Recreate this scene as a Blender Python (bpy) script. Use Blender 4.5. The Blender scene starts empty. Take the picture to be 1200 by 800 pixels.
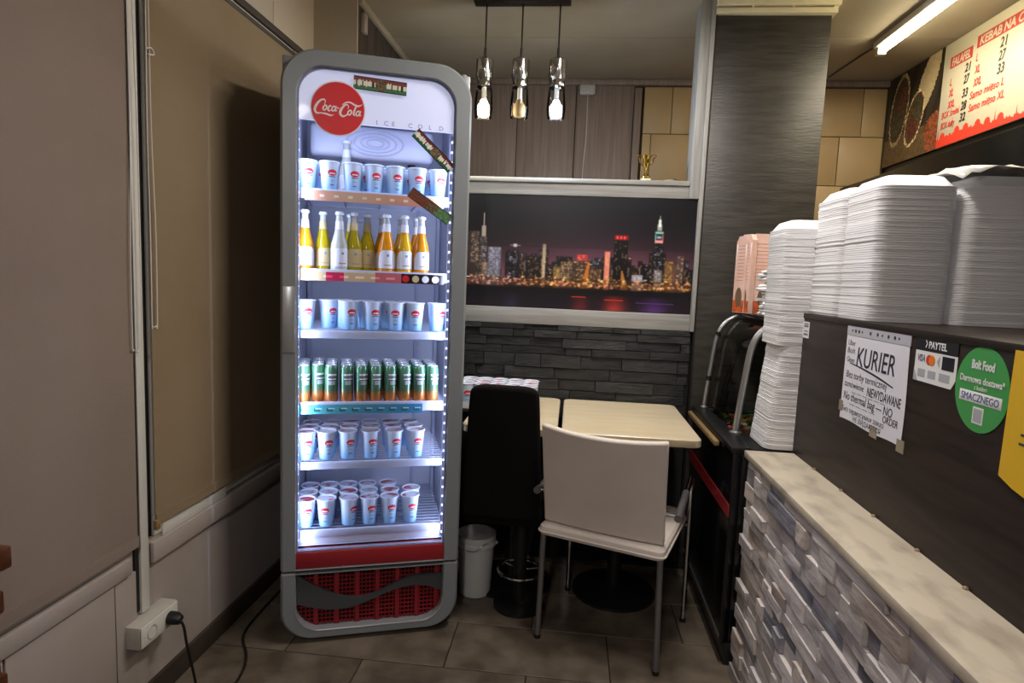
import bpy, bmesh, math, random
import numpy as np
from mathutils import Matrix, Vector

random.seed(7)
rng = np.random.default_rng(7)
S = bpy.context.scene
COL = S.collection

# ------------------------------------------------------------------ camera
def make_camera():
    yaw, pit, rol, foc = -0.0961, -0.1047, 0.03956, 709.3
    f0 = Vector((math.sin(yaw), math.cos(yaw), 0)); r0 = Vector((math.cos(yaw), -math.sin(yaw), 0)); u0 = Vector((0, 0, 1))
    f = f0 * math.cos(pit) + u0 * math.sin(pit); u = u0 * math.cos(pit) - f0 * math.sin(pit)
    r = r0 * math.cos(rol) + u * math.sin(rol); u2 = u * math.cos(rol) - r0 * math.sin(rol)
    cd = bpy.data.cameras.new('camera'); cd.sensor_width = 36; cd.sensor_fit = 'HORIZONTAL'; cd.lens = foc / 1200 * 36
    cd.clip_start = 0.02
    o = bpy.data.objects.new('camera', cd); COL.objects.link(o)
    o.matrix_world = Matrix(((r.x, u2.x, -f.x, 0), (r.y, u2.y, -f.y, 0), (r.z, u2.z, -f.z, 1.28), (0, 0, 0, 1)))
    S.camera = o
make_camera()

# ------------------------------------------------------------------ world, light, exposure
w = bpy.data.worlds.new('world'); S.world = w; w.use_nodes = True
w.node_tree.nodes['Background'].inputs[0].default_value = (0.10, 0.09, 0.08, 1)
w.node_tree.nodes['Background'].inputs[1].default_value = 0.05
S.view_settings.view_transform = 'Standard'; S.view_settings.look = 'None'
S.view_settings.exposure = 0.0; S.view_settings.gamma = 1.0; S.view_settings.use_curve_mapping = False

def area(name, loc, rot, sx, sy, power, col, spread=180):
    l = bpy.data.lights.new(name, 'AREA'); l.shape = 'RECTANGLE'; l.size = sx; l.size_y = sy
    l.energy = power; l.color = col; l.spread = math.radians(spread)
    o = bpy.data.objects.new(name, l); COL.objects.link(o); o.location = loc; o.rotation_euler = rot
    return o
def point(name, loc, power, col, r=0.02):
    l = bpy.data.lights.new(name, 'POINT'); l.energy = power; l.color = col; l.shadow_soft_size = r
    o = bpy.data.objects.new(name, l); COL.objects.link(o); o.location = loc
    return o
area('aisle_lamp_light', (0.30, 1.68, 2.395), (0, 0, 0), 0.10, 0.62, 27, (1.0, 0.93, 0.87))
area('rear_fill_light', (-0.25, -1.0, 2.395), (0, 0, 0), 0.10, 1.1, 31, (1.0, 0.94, 0.92))  # unseen lamp added to raise the room light from behind the viewer
area('kitchen_tube_light', (1.39, 2.55, 2.385), (0, 0, 0), 0.05, 1.15, 14, (1.0, 0.88, 0.68))

# ------------------------------------------------------------------ materials
def lin(h):
    h = h.lstrip('#'); v = [int(h[i:i + 2], 16) / 255 for i in (0, 2, 4)]
    return tuple(c / 12.92 if c <= 0.04045 else ((c + 0.055) / 1.055) ** 2.4 for c in v) + (1.0,)
MATS = {}
def M(name, hexc, rough=0.5, metal=0.0, hex2=None, scale=8, stretch=(1, 1, 1), bump=0.0, rnd=0.0, emit=0.0, detail=4, spec=0.5, lo=0.35, hi=0.65, bscale=None):
    if name in MATS: return MATS[name]
    m = bpy.data.materials.new(name); m.use_nodes = True; N = m.node_tree.nodes; L = m.node_tree.links
    p = N['Principled BSDF']; p.inputs['Roughness'].default_value = rough; p.inputs['Metallic'].default_value = metal
    p.inputs['Base Color'].default_value = lin(hexc); p.inputs['Specular IOR Level'].default_value = spec
    if emit: p.inputs['Emission Color'].default_value = lin(hexc); p.inputs['Emission Strength'].default_value = emit
    out = None
    if hex2 or bump or rnd:
        tc = N.new('ShaderNodeTexCoord'); mp = N.new('ShaderNodeMapping'); oi = N.new('ShaderNodeObjectInfo')
        mp.inputs['Scale'].default_value = stretch
        ad = N.new('ShaderNodeVectorMath'); ad.operation = 'ADD'
        ml = N.new('ShaderNodeMath'); ml.operation = 'MULTIPLY'; ml.inputs[1].default_value = 37.0
        L.new(oi.outputs['Random'], ml.inputs[0]); L.new(tc.outputs['Object'], ad.inputs[0]); L.new(ml.outputs[0], ad.inputs[1])
        L.new(ad.outputs[0], mp.inputs['Vector'])
    if hex2:
        nz = N.new('ShaderNodeTexNoise'); nz.inputs['Scale'].default_value = scale; nz.inputs['Detail'].default_value = detail
        L.new(mp.outputs[0], nz.inputs['Vector'])
        cr = N.new('ShaderNodeValToRGB'); cr.color_ramp.elements[0].position = lo; cr.color_ramp.elements[1].position = hi
        cr.color_ramp.elements[0].color = lin(hexc); cr.color_ramp.elements[1].color = lin(hex2)
        L.new(nz.outputs[0], cr.inputs[0]); out = cr.outputs[0]
    if rnd:
        hv = N.new('ShaderNodeHueSaturation'); mr = N.new('ShaderNodeMapRange')
        mr.inputs['To Min'].default_value = 1 - rnd; mr.inputs['To Max'].default_value = 1 + rnd
        L.new(oi.outputs['Random'], mr.inputs['Value']); L.new(mr.outputs[0], hv.inputs['Value'])
        if out: L.new(out, hv.inputs['Color'])
        else: hv.inputs['Color'].default_value = lin(hexc)
        out = hv.outputs[0]
    if out: L.new(out, p.inputs['Base Color'])
    if bump:
        nb = N.new('ShaderNodeTexNoise'); nb.inputs['Scale'].default_value = bscale or scale * 3; nb.inputs['Detail'].default_value = 5
        L.new(mp.outputs[0], nb.inputs['Vector'])
        bp = N.new('ShaderNodeBump'); bp.inputs['Strength'].default_value = bump; bp.inputs['Distance'].default_value = 0.01
        L.new(nb.outputs[0], bp.inputs['Height']); L.new(bp.outputs[0], p.inputs['Normal'])
    MATS[name] = m
    return m
def pane(name, tint='#ffffff', refl=0.08, dark=1.0):
    """thin clear pane: lets light straight through with a fresnel reflection"""
    m = bpy.data.materials.new(name); m.use_nodes = True; N = m.node_tree.nodes; L = m.node_tree.links
    N.remove(N['Principled BSDF']); o = N['Material Output']
    t = N.new('ShaderNodeBsdfTransparent'); c = lin(tint); t.inputs[0].default_value = (c[0] * dark, c[1] * dark, c[2] * dark, 1)
    g = N.new('ShaderNodeBsdfGlossy'); g.inputs['Roughness'].default_value = 0.03
    fr = N.new('ShaderNodeFresnel'); fr.inputs[0].default_value = 1.3 if name != 'door_glass' else 1.12
    mx = N.new('ShaderNodeMixShader'); L.new(fr.outputs[0], mx.inputs[0]); L.new(t.outputs[0], mx.inputs[1]); L.new(g.outputs[0], mx.inputs[2])
    L.new(mx.outputs[0], o.inputs[0]); MATS[name] = m
    return m
def zramp(name, stops, rough=0.35, metal=0.0, nscale=0, namp=0.0):
    """printed colour bands along the object's own height; stops are (z in metres, hex)"""
    m = bpy.data.materials.new(name); m.use_nodes = True; N = m.node_tree.nodes; L = m.node_tree.links
    p = N['Principled BSDF']; p.inputs['Roughness'].default_value = rough; p.inputs['Metallic'].default_value = metal
    tc = N.new('ShaderNodeTexCoord'); sp = N.new('ShaderNodeSeparateXYZ'); L.new(tc.outputs['Object'], sp.inputs[0])
    z0, z1 = stops[0][0], stops[-1][0]
    mr = N.new('ShaderNodeMapRange'); mr.inputs['From Min'].default_value = z0; mr.inputs['From Max'].default_value = z1
    src = sp.outputs[2]
    if namp:
        nz = N.new('ShaderNodeTexNoise'); nz.inputs['Scale'].default_value = nscale; L.new(tc.outputs['Object'], nz.inputs['Vector'])
        ma = N.new('ShaderNodeMath'); ma.operation = 'MULTIPLY_ADD'; ma.inputs[1].default_value = namp
        L.new(nz.outputs[0], ma.inputs[0]); L.new(src, ma.inputs[2]); src = ma.outputs[0]
    L.new(src, mr.inputs['Value'])
    cr = N.new('ShaderNodeValToRGB'); e = cr.color_ramp.elements
    while len(e) < len(stops): e.new(0.5)
    for i, (z, h) in enumerate(stops):
        e[i].position = (z - z0) / (z1 - z0); e[i].color = lin(h)
    L.new(mr.outputs[0], cr.inputs[0]); L.new(cr.outputs[0], p.inputs['Base Color'])
    MATS[name] = m
    return m
def print_mat(name, rough=0.4, emit=0.0):
    m = bpy.data.materials.new(name); m.use_nodes = True; N = m.node_tree.nodes; L = m.node_tree.links
    p = N['Principled BSDF']; p.inputs['Roughness'].default_value = rough
    a = N.new('ShaderNodeVertexColor'); a.layer_name = 'ink'; L.new(a.outputs[0], p.inputs['Base Color'])
    MATS[name] = m
    return m

M('blind', '#8b7c72', 0.85, hex2='#84756b', scale=3, bump=0.15, bscale=260)
M('blind_warm', '#8c7a62', 0.85, hex2='#857258', scale=3, bump=0.15, bscale=260)
M('wall_paint', '#aaa09b', 0.6, hex2='#a19791', scale=4, bump=0.05)
M('soffit_panel', '#c2b6a6', 0.6, hex2='#bbae9e', scale=3)
M('plinth', '#40362e', 0.6, hex2='#32291f', scale=6)
M('white_plastic', '#d8d6d0', 0.35)
M('socket_plastic', '#b9b6ae', 0.4)
M('black_plastic', '#121212', 0.45)
M('cable', '#101010', 0.5)
M('dark_gap', '#141210', 0.8)
M('floor_tile', '#73685b', 0.36, hex2='#51473d', scale=9, bump=0.12, rnd=0.08, detail=8, bscale=60)
M('grout', '#241f1b', 0.9)
M('ceiling', '#aaa08e', 0.7, hex2='#a09580', scale=2.5)
M('brown_panel', '#8a7a70', 0.5, hex2='#7a6a60', scale=6, stretch=(12, 1, 0.5))
M('panel_dark', '#4d453f', 0.5, hex2='#423a35', scale=6, stretch=(12, 12, 0.5))
M('tan_tile', '#b49a70', 0.45, hex2='#ab9168', scale=3, rnd=0.05)
M('tile_gap', '#4a3c2a', 0.9)
M('grey_wood', '#a4a4a3', 0.5, hex2='#92918f', scale=12, stretch=(0.4, 4, 8), bump=0.05)
M('grey_wood_v', '#a8a9a8', 0.5, hex2='#969694', scale=12, stretch=(8, 4, 0.4), bump=0.05)
M('slate', '#303133', 0.65, hex2='#1d1f21', scale=14, stretch=(1, 1, 3), bump=0.5, rnd=0.35)
M('slate_back', '#111213', 0.9)
M('wallpaper', '#3c3934', 0.42, hex2='#2a2824', scale=22, stretch=(0.35, 1, 3), bump=0.12, detail=6)
M('cream', '#e6ddba', 0.5)
M('stone_white', '#d0c8c6', 0.7, hex2='#8a858a', scale=7, stretch=(1, 0.7, 2.2), bump=0.4, rnd=0.14, lo=0.45, hi=0.75)
M('stone_warm', '#c0b4ae', 0.7, hex2='#7a6a60', scale=7, stretch=(1, 0.7, 2.2), bump=0.4, rnd=0.14, lo=0.45, hi=0.72)
M('stone_grey', '#a09ea6', 0.7, hex2='#62636e', scale=7, stretch=(1, 0.7, 3), bump=0.5, rnd=0.15)
M('mortar', '#57524e', 0.9)
M('ledge', '#cfc4b0', 0.38, hex2='#a6998a', scale=13, stretch=(1.5, 0.7, 1), detail=6, lo=0.46, hi=0.72)
M('wenge', '#2a1f19', 0.45, hex2='#19120e', scale=10, stretch=(1, 0.5, 7), detail=6, spec=0.25)
M('foam', '#ececf0', 0.6)
M('cooler_grey', '#858a8f', 0.38, metal=0.12)
M('cooler_dark', '#4b4e52', 0.4, metal=0.2)
M('cooler_silver', '#b9bcc0', 0.28, metal=0.6)
M('liner', '#c4c8d8', 0.4)
M('rail_white', '#b4bad2', 0.35)
M('wire', '#a8aec4', 0.35, metal=0.3)
M('header', '#cdd2f0', 0.35, emit=0.50)
M('header_white', '#d4d8ec', 0.35)
M('coke_red', '#d81e2c', 0.4)
M('coke_red_dark', '#951c27', 0.45)
M('white_ink', '#efe6ea', 0.5)
M('grey_ink', '#8a90a8', 0.5)
M('led', '#dfe6ff', 0.4, emit=3.2)
M('hole', '#0c0a0a', 0.9)
M('chrome', '#c9cacc', 0.12, metal=1.0)
M('steel', '#b4b4b4', 0.33, metal=0.9)
M('satin_steel', '#88878a', 0.35, metal=0.7)
M('cream_leather', '#dad1c9', 0.5, hex2='#d3c9c0', scale=6, bump=0.04)
M('black_cloth', '#060506', 0.9, spec=0.2)
M('table_top', '#d4c6aa', 0.32, hex2='#cab99a', scale=5, stretch=(1, 6, 1))
M('bucket', '#cfd2d2', 0.35)
M('bucket_inner', '#9aa0a6', 0.3, metal=0.2)
M('case_black', '#0e0e0f', 0.22)
M('case_frame', '#151617', 0.38)
M('red_stripe', '#a02a2e', 0.4, hex2='#7c1f24', scale=8, stretch=(1, 2, 6))
M('wood_strip', '#8f7550', 0.4)
M('chair_wood', '#5a3218', 0.35, hex2='#3e2010', scale=8, stretch=(1, 6, 6))
M('gold', '#d9b65a', 0.15, metal=1.0)
M('marble', '#d8d2c4', 0.3)
M('bulb_warm', '#fff0c8', 0.4, emit=16.0)
M('bulb_cool', '#dcebff', 0.4, emit=18.0)
M('bulb_off', '#a08a62', 0.4)
M('tube_glow', '#fff2cc', 0.4, emit=26.0)
M('cap_brown', '#2a221c', 0.5)
M('paper', '#dcdbe4', 0.6)
M('ink', '#2c2a3a', 0.6)
M('sleeve', '#b8b8c2', 0.25)
M('tape', '#8d8370', 0.3)
M('bolt_green', '#3f9a4c', 0.5)
M('sticker_white', '#e6e6e6', 0.45)
M('navy', '#10121c', 0.45)
M('visa_blue', '#6a6f86', 0.5)
M('orange_ink', '#e0781e', 0.5)
M('red_ink', '#c8342a', 0.5)
M('grey_print', '#a9abb2', 0.5)
M('yellow_paper', '#e0b41c', 0.5)
M('board_cream', '#c2bba4', 0.45)
M('board_red', '#d33a2a', 0.45)
M('board_maroon', '#b0332a', 0.45)
M('board_black', '#1f1c1a', 0.5)
M('wrap', '#cfcdc8', 0.22)
M('pink_card', '#dcbcb0', 0.55, hex2='#d4ac9e', scale=20)
M('card_line', '#c08a78', 0.6)
M('card_orange', '#d2581e', 0.55, hex2='#8a4a2a', scale=60)
M('bag_white', '#dfe0e2', 0.6)
M('brown_card', '#6a5238', 0.7)
M('lettuce', '#3f6a22', 0.5, hex2='#2a4a18', scale=30, rnd=0.3)
M('corn', '#c99a34', 0.5, rnd=0.2)
M('carrot', '#c85a22', 0.5, rnd=0.2)
M('tomato', '#a8281c', 0.35, rnd=0.2)
M('cabbage', '#d6cdb4', 0.5, rnd=0.1)
M('can_silver', '#d4d8e0', 0.28, metal=0.4)
M('cap_white', '#e6e8ee', 0.4)
M('label_white', '#dfe2ee', 0.5)
M('label_tan', '#c9b98a', 0.5)
M('juice_orange', '#e0921a', 0.12, hex2='#c87a10', scale=20)
M('juice_yellow', '#b8a414', 0.12, hex2='#9c8c10', scale=20)
M('juice_gold', '#dca81a', 0.12, hex2='#cc9612', scale=20)
M('juice_pale', '#b9bdb6', 0.1)
M('neck_glass', '#b6bcc0', 0.08)
M('lid_foil', '#c9cede', 0.3, hex2='#b0465a', scale=22, lo=0.48, hi=0.56)
M('cup_rim', '#d8e0f2', 0.35)
M('logo_red', '#d32a3c', 0.45)
M('logo_navy', '#39508c', 0.5)
zramp('cup_print', [(0.0, '#7fb4e6'), (0.03, '#a3c8ec'), (0.062, '#c0d4ee'), (0.1, '#ccd9ee')], 0.4)
zramp('can_print', [(0.0, '#c87838'), (0.036, '#cf8748'), (0.05, '#6d8868'), (0.07, '#5c8d72'), (0.12, '#6aa080'), (0.135, '#6aa080')], 0.25, 0.45, 90, 0.016)
pane('door_glass'); pane('guard_glass', '#ffffff', 0.1, 0.95); pane('shade_glass', '#ffffff', 0.1, 0.85)
pane('window_glass', '#90a0b0', 0.1, 0.4)
print_mat('print_ink', 0.32); print_mat('print_matte', 0.55)

# ------------------------------------------------------------------ mesh helpers
class MB:
    def __init__(s): s.bm = bmesh.new()
    def box(s, x0, y0, z0, x1, y1, z1, bev=0.0, seg=2):
        r = bmesh.ops.create_cube(s.bm, size=1)['verts']
        for v in r: v.co = Vector(((x0 + x1) / 2 + v.co.x * (x1 - x0), (y0 + y1) / 2 + v.co.y * (y1 - y0), (z0 + z1) / 2 + v.co.z * (z1 - z0)))
        if bev:
            es = list({e for v in r for e in v.link_edges})
            bmesh.ops.bevel(s.bm, geom=es, offset=bev, segments=seg, affect='EDGES', profile=0.5)
        return s
    def obox(s, c, size, rot, bev=0.0):
        n0 = set(s.bm.verts)
        h = [d / 2 for d in size]
        s.box(-h[0], -h[1], -h[2], h[0], h[1], h[2], bev)
        for v in s.bm.verts:
            if v not in n0: v.co = rot @ v.co + Vector(c)
        return s
    def poly(s, pts):
        return s.bm.faces.new([s.bm.verts.new(p) for p in pts])
    def loops(s, L, close=True, cap0=False, cap1=False):
        R = [[s.bm.verts.new(p) for p in l] for l in L]
        n = len(R[0])
        for a, b in zip(R, R[1:]):
            for i in range(n if close else n - 1):
                j = (i + 1) % n
                s.bm.faces.new((a[i], a[j], b[j], b[i]))
        if cap0: s.bm.faces.new(R[0][::-1])
        if cap1: s.bm.faces.new(R[-1])
        return s
    def lathe(s, prof, n=20, c=(0, 0, 0), cap0=True, cap1=True, a0=0.0):
        L = [[(c[0] + r * math.cos(a0 + 2 * math.pi * i / n), c[1] + r * math.sin(a0 + 2 * math.pi * i / n), c[2] + z) for i in range(n)] for r, z in prof]
        return s.loops(L, True, cap0 and prof[0][0] > 1e-6, cap1 and prof[-1][0] > 1e-6)
    def tube(s, pts, r, n=8, cap=True, closed=False):
        P = [Vector(p) for p in pts]; k = len(P); L = []
        ref = Vector((0, 0, 1)); t0 = (P[1] - P[0]).normalized()
        if abs(t0.dot(ref)) > 0.95: ref = Vector((1, 0, 0))
        nx = t0.cross(ref).normalized()
        for i in range(k):
            if closed: t = (P[(i + 1) % k] - P[i - 1]).normalized()
            else: t = (P[min(i + 1, k - 1)] - P[max(i - 1, 0)]).normalized()
            nx = (nx - t * nx.dot(t)).normalized(); ny = t.cross(nx)
            rr = r[i] if isinstance(r, (list, tuple)) else r
            L.append([P[i] + (nx * math.cos(2 * math.pi * j / n) + ny * math.sin(2 * math.pi * j / n)) * rr for j in range(n)])
        if closed: L.append(L[0])
        return s.loops(L, True, cap and not closed, cap and not closed)
    def prism(s, pts, axis, a, b):
        def q(p, d): return {'x': (d, p[0], p[1]), 'y': (p[0], d, p[1]), 'z': (p[0], p[1], d)}[axis]
        return s.loops([[q(p, a) for p in pts], [q(p, b) for p in pts]], True, True, True)
    def build(s, name, mat, parent=None, smooth=True, ang=35):
        bmesh.ops.remove_doubles(s.bm, verts=s.bm.verts, dist=1e-6)
        bmesh.ops.recalc_face_normals(s.bm, faces=s.bm.faces)
        me = bpy.data.meshes.new(name); s.bm.to_mesh(me); s.bm.free()
        if smooth:
            me.polygons.foreach_set('use_smooth', [True] * len(me.polygons)); me.set_sharp_from_angle(angle=math.radians(ang))
        me.materials.append(MATS[mat])
        o = bpy.data.objects.new(name, me); COL.objects.link(o)
        if parent: o.parent = parent
        return o
def tag(o, label=None, cat=None, group=None, kind=None):
    if label: o['label'] = label
    if cat: o['category'] = cat
    if group: o['group'] = group
    if kind: o['kind'] = kind
    return o
def thing(name, label, cat, loc=(0, 0, 0), rz=0.0, group=None):
    o = bpy.data.objects.new(name, None); COL.objects.link(o); o.location = loc; o.rotation_euler = (0, 0, rz); o.empty_display_size = 0.05
    return tag(o, label, cat, group)
def struct(o): o['kind'] = 'structure'; return o
def root_struct(name, loc=(0, 0, 0)):
    o = bpy.data.objects.new(name, None); COL.objects.link(o); o.location = loc; o['kind'] = 'structure'; o.empty_display_size = 0.05
    return o
def dup(root, loc, rz=0.0, label=None, group=None):
    def cp(o, par):
        c = o.copy(); COL.objects.link(c); c.parent = par
        for ch in KIDS[o.name] if o.name in KIDS else [x for x in o.children]: cp(ch, c)
        return c
    KIDS = {}
    r = cp(root, None); r.location = loc; r.rotation_euler = (0, 0, rz)
    if label: r['label'] = label
    if group: r['group'] = group
    return r
def box(name, mat, a, b, parent=None, bev=0.0, smooth=True):
    return MB().box(*a, *b, bev=bev).build(name, mat, parent, smooth)
def arc(cx, cy, r, a0, a1, n):
    return [(cx + r * math.cos(math.radians(a0 + (a1 - a0) * i / n)), cy + r * math.sin(math.radians(a0 + (a1 - a0) * i / n))) for i in range(n + 1)]
def rrect(x0, x1, z0, z1, rbl, rbr, rtr, rtl, n=8):
    """rounded rectangle with the same vertex count for any radii"""
    P = []
    for cx, cy, r, a in ((x0 + rbl, z0 + rbl, rbl, 180), (x1 - rbr, z0 + rbr, rbr, 270), (x1 - rtr, z1 - rtr, rtr, 0), (x0 + rtl, z1 - rtl, rtl, 90)):
        P += arc(cx, cy, max(r, 1e-4), a, a + 90, n)
    return P
def spline(pts, k=6, closed=False):
    P = [Vector(p) for p in pts]; n = len(P); out = []
    for i in range(n if closed else n - 1):
        g = (lambda j: P[j % n]) if closed else (lambda j: P[min(max(j, 0), n - 1)])
        p0, p1, p2, p3 = g(i - 1), g(i), g(i + 1), g(i + 2)
        for t in range(k):
            u = t / k
            out.append(0.5 * ((2 * p1) + (p2 - p0) * u + (2 * p0 - 5 * p1 + 4 * p2 - p3) * u * u + (3 * p1 - p0 - 3 * p2 + p3) * u ** 3))
    if not closed: out.append(P[-1])
    return out
def text(body, size, mat, mtx, parent=None, name='lettering', shear=0.0, align='LEFT', width=None, bold=0.0, ext=0.0002):
    cu = bpy.data.curves.new(name, 'FONT'); cu.body = body; cu.size = size; cu.shear = shear; cu.align_x = align; cu.align_y = 'BOTTOM_BASELINE'
    cu.extrude = ext; cu.offset = bold; cu.resolution_u = 3
    t = bpy.data.objects.new(name, cu); COL.objects.link(t)
    dg = bpy.context.evaluated_depsgraph_get()
    me = bpy.data.meshes.new_from_object(t.evaluated_get(dg)); bpy.data.objects.remove(t); bpy.data.curves.remove(cu)
    if width:
        xs = [v.co.x for v in me.vertices]
        if xs:
            k = width / max(max(xs) - min(xs), 1e-6); c = min(xs) if align == 'LEFT' else 0
            for v in me.vertices: v.co.x = (v.co.x - c) * k
    me.transform(mtx); me.materials.clear(); me.materials.append(MATS[mat])
    o = bpy.data.objects.new(name, me); COL.objects.link(o)
    if parent: o.parent = parent
    return o
def face_negx(x, y, z): return Matrix(((0, 0, -1, x), (-1, 0, 0, y), (0, 1, 0, z), (0, 0, 0, 1)))   # reads along -Y, faces -X
def face_negy(x, y, z): return Matrix(((1, 0, 0, x), (0, 0, -1, y), (0, 1, 0, z), (0, 0, 0, 1)))    # reads along +X, faces -Y
def raster(name, img, w, h, mtx, mat, parent=None):
    """flat print: one quad per dot, colours (sRGB 0..1) in a colour attribute; img[row from top][col]"""
    H, W = img.shape[:2]
    xs = np.linspace(0, w, W + 1); ys = np.linspace(h, 0, H + 1)
    X, Y = np.meshgrid(xs, ys); V = np.stack([X, Y, np.zeros_like(X)], -1).reshape(-1, 3)
    i = np.arange(H * W); r, c = i // W, i % W; a = r * (W + 1) + c
    F = np.stack([a + W + 1, a + W + 2, a + 1, a], -1)
    me = bpy.data.meshes.new(name); me.from_pydata(V.tolist(), [], F.tolist())
    im = np.clip(img, 0, 1); im = np.where(im <= 0.04045, im / 12.92, ((im + 0.055) / 1.055) ** 2.4)
    ca = me.color_attributes.new('ink', 'FLOAT_COLOR', 'CORNER')
    colr = np.ones((H * W, 4, 4), np.float32); colr[:, :, :3] = im.reshape(-1, 1, 3)
    ca.data.foreach_set('color', colr.reshape(-1)); me.transform(mtx); me.materials.append(MATS[mat])
    o = bpy.data.objects.new(name, me); COL.objects.link(o)
    if parent: o.parent = parent
    return o
def ribbon(mb, pts, widths, to3d, k=6, closed=False):
    n = len(pts); P = spline([(p[0], p[1], widths[i] if isinstance(widths, (list, tuple)) else widths) for i, p in enumerate(pts)], k, closed)
    if closed: P = P + [P[0]]
    prev = None
    for i, p in enumerate(P):
        a = P[max(i - 1, 0)]; b = P[min(i + 1, len(P) - 1)]
        if closed and i in (0, len(P) - 1): a, b = P[-2], P[1]
        t = Vector((b.x - a.x, b.y - a.y))
        t = t.normalized() if t.length > 1e-9 else Vector((1, 0))
        hw = max(p.z, 0.0005) / 2
        q = (mb.bm.verts.new(to3d(p.x - t.y * hw, p.y + t.x * hw)), mb.bm.verts.new(to3d(p.x + t.y * hw, p.y - t.x * hw)))
        if prev: mb.bm.faces.new((prev[0], prev[1], q[1], q[0]))
        prev = q
ORD = ['first', 'second', 'third', 'fourth', 'fifth', 'sixth', 'seventh', 'eighth', 'ninth', 'tenth']

# ================================================================== the room
WL = -1.17            # left wall plane
CEIL = 2.45
# ---- floor with separate tiles
floor = struct(MB().box(-1.3, -2.5, -0.06, 1.8, 3.8, -0.004).build('floor', 'grout', smooth=False))
TW, TD, G = 0.545, 0.265, 0.004
proto = MB().box(-TW / 2 + G / 2, -TD / 2 + G / 2, -0.004, TW / 2 - G / 2, TD / 2 - G / 2, 0.0, bev=0.0015, seg=1).build('tile', 'floor_tile', floor)
first = True; tile_cache = {}
row = 0
y = 2.105 - 17 * TD
while y < 2.68:
    k = round((y - 1.84) / TD)
    off = 0.183 if k % 2 == 0 else 0.183 + TW / 2
    x = off - 6 * TW
    while x < 1.7:
        a, b = max(x, WL + 0.002), min(x + TW, 1.69)
        d1 = min(y + TD, 2.69)
        if b - a > 0.02 and d1 - y > 0.02:
            if abs(b - a - TW) < 1e-6 and abs(d1 - y - TD) < 1e-6:
                if first: t = proto; first = False
                else: t = proto.copy(); COL.objects.link(t)
                t.location = ((a + b) / 2, y + TD / 2, 0)
            else:
                t = MB().box(a + G / 2, y + G / 2, -0.004, b - G / 2, d1 - G / 2, 0, bev=0.0015, seg=1).build('tile', 'floor_tile', floor)
        x += TW
    y += TD

# ---- ceiling: boards with seams across the room
ceiling = struct(box('ceiling', 'dark_gap', (-1.3, -2.5, CEIL + 0.012), (1.8, 3.8, CEIL + 0.08)))
for y0, y1 in ((-2.5, -1.3), (-1.3, -0.2), (-0.2, 0.9), (0.9, 2.0), (2.0, 3.09), (3.09, 3.8)):
    box('ceiling_panel', 'ceiling', (-1.3, y0 + 0.003, CEIL), (1.8, y1 - 0.003, CEIL + 0.012), ceiling)

# ---- left wall
wl = root_struct('wall_left')
box('wall_body', 'wall_paint', (WL - 0.12, -2.5, 0.0), (WL - 0.03, 2.7, 2.18), wl)
box('wall_surface', 'wall_paint', (WL - 0.03, -2.5, 0.0), (WL, 0.30, 2.18), wl)
box('wall_surface', 'wall_paint', (WL - 0.03, 0.30, 0.0), (WL, 1.492, 0.50), wl)
box('wall_surface', 'wall_paint', (WL - 0.03, 1.492, 0.0), (WL, 2.7, 0.50), wl)
box('wall_surface', 'wall_paint', (WL - 0.03, 2.46, 0.50), (WL, 2.7, 2.18), wl)
for y0, y1 in ((0.15, 0.62), (0.626, 1.09), (1.096, 1.405)):                       # lacquered boards under the near blind
    box('board', 'wall_paint', (WL, y0, 0.073), (WL + 0.012, y1, 0.435), wl, bev=0.002)
box('dado_cap', 'wall_paint', (WL, 0.15, 0.44), (WL + 0.02, 1.46, 0.485), wl, bev=0.004)
box('board', 'wall_paint', (WL, 1.41, 0.073), (WL + 0.010, 1.487, 0.435), wl, bev=0.002)
box('apron_board', 'wall_paint', (WL, 1.555, 0.425), (WL + 0.014, 2.45, 0.486), wl, bev=0.003)
struct(box('baseboard_left', 'plinth', (WL - 0.01, -2.5, 0.0), (WL + 0.012, 2.69, 0.072), bev=0.003))
# windows behind the blinds
for i, (y0, y1) in enumerate(((0.35, 1.47), (1.57, 2.44))):
    wn = root_struct('window_%d' % (i + 1))
    fr = MB()
    for a, b in (((y0, 0.50), (y1, 0.56)), ((y0, 2.10), (y1, 2.155)), ((y0, 0.56), (y0 + 0.05, 2.10)), ((y1 - 0.05, 0.56), (y1, 2.10))):
        fr.box(WL - 0.028, a[0], a[1], WL + 0.006, b[0], b[1], bev=0.003)
    fr.build('window_frame', 'white_plastic', wn)
    box('pane', 'window_glass', (WL - 0.02, y0 + 0.05, 0.56), (WL - 0.016, y1 - 0.05, 2.10), wn)
    if i: box('sill', 'white_plastic', (WL - 0.005, y0 + 0.03, 0.487), (WL + 0.009, y0 + 0.36, 0.533), wn, bev=0.003)
# dark joint and white cover strip between the windows
struct(tag(box('trim_1', 'dark_gap', (WL - 0.03, 1.47, 0.50), (WL - 0.005, 1.57, 2.158))))
st = struct(MB().box(WL - 0.006, 1.505, 0.30, WL + 0.012, 1.537, 2.158, bev=0.003).build('trim_2', 'white_plastic'))
MB().box(WL - 0.005, 1.488, 0.31, WL + 0.006, 1.503, 2.158).build('shade_strip', 'dark_gap', st)  # solid dark strip standing in for the shade beside the cover strip
# light panels above the blinds, with the dark strip below them
sof = root_struct('trim_3')
for y0, y1 in ((-2.4, -0.4), (-0.396, 0.8), (0.804, 2.285), (2.289, 2.70)):
    box('panel', 'soffit_panel', (WL - 0.11, y0, 2.185), (WL, y1, CEIL), sof, bev=0.001)
box('edge_strip', 'panel_dark', (WL - 0.02, -2.4, 2.160), (WL + 0.012, 2.69, 2.185), sof, bev=0.003)
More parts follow.
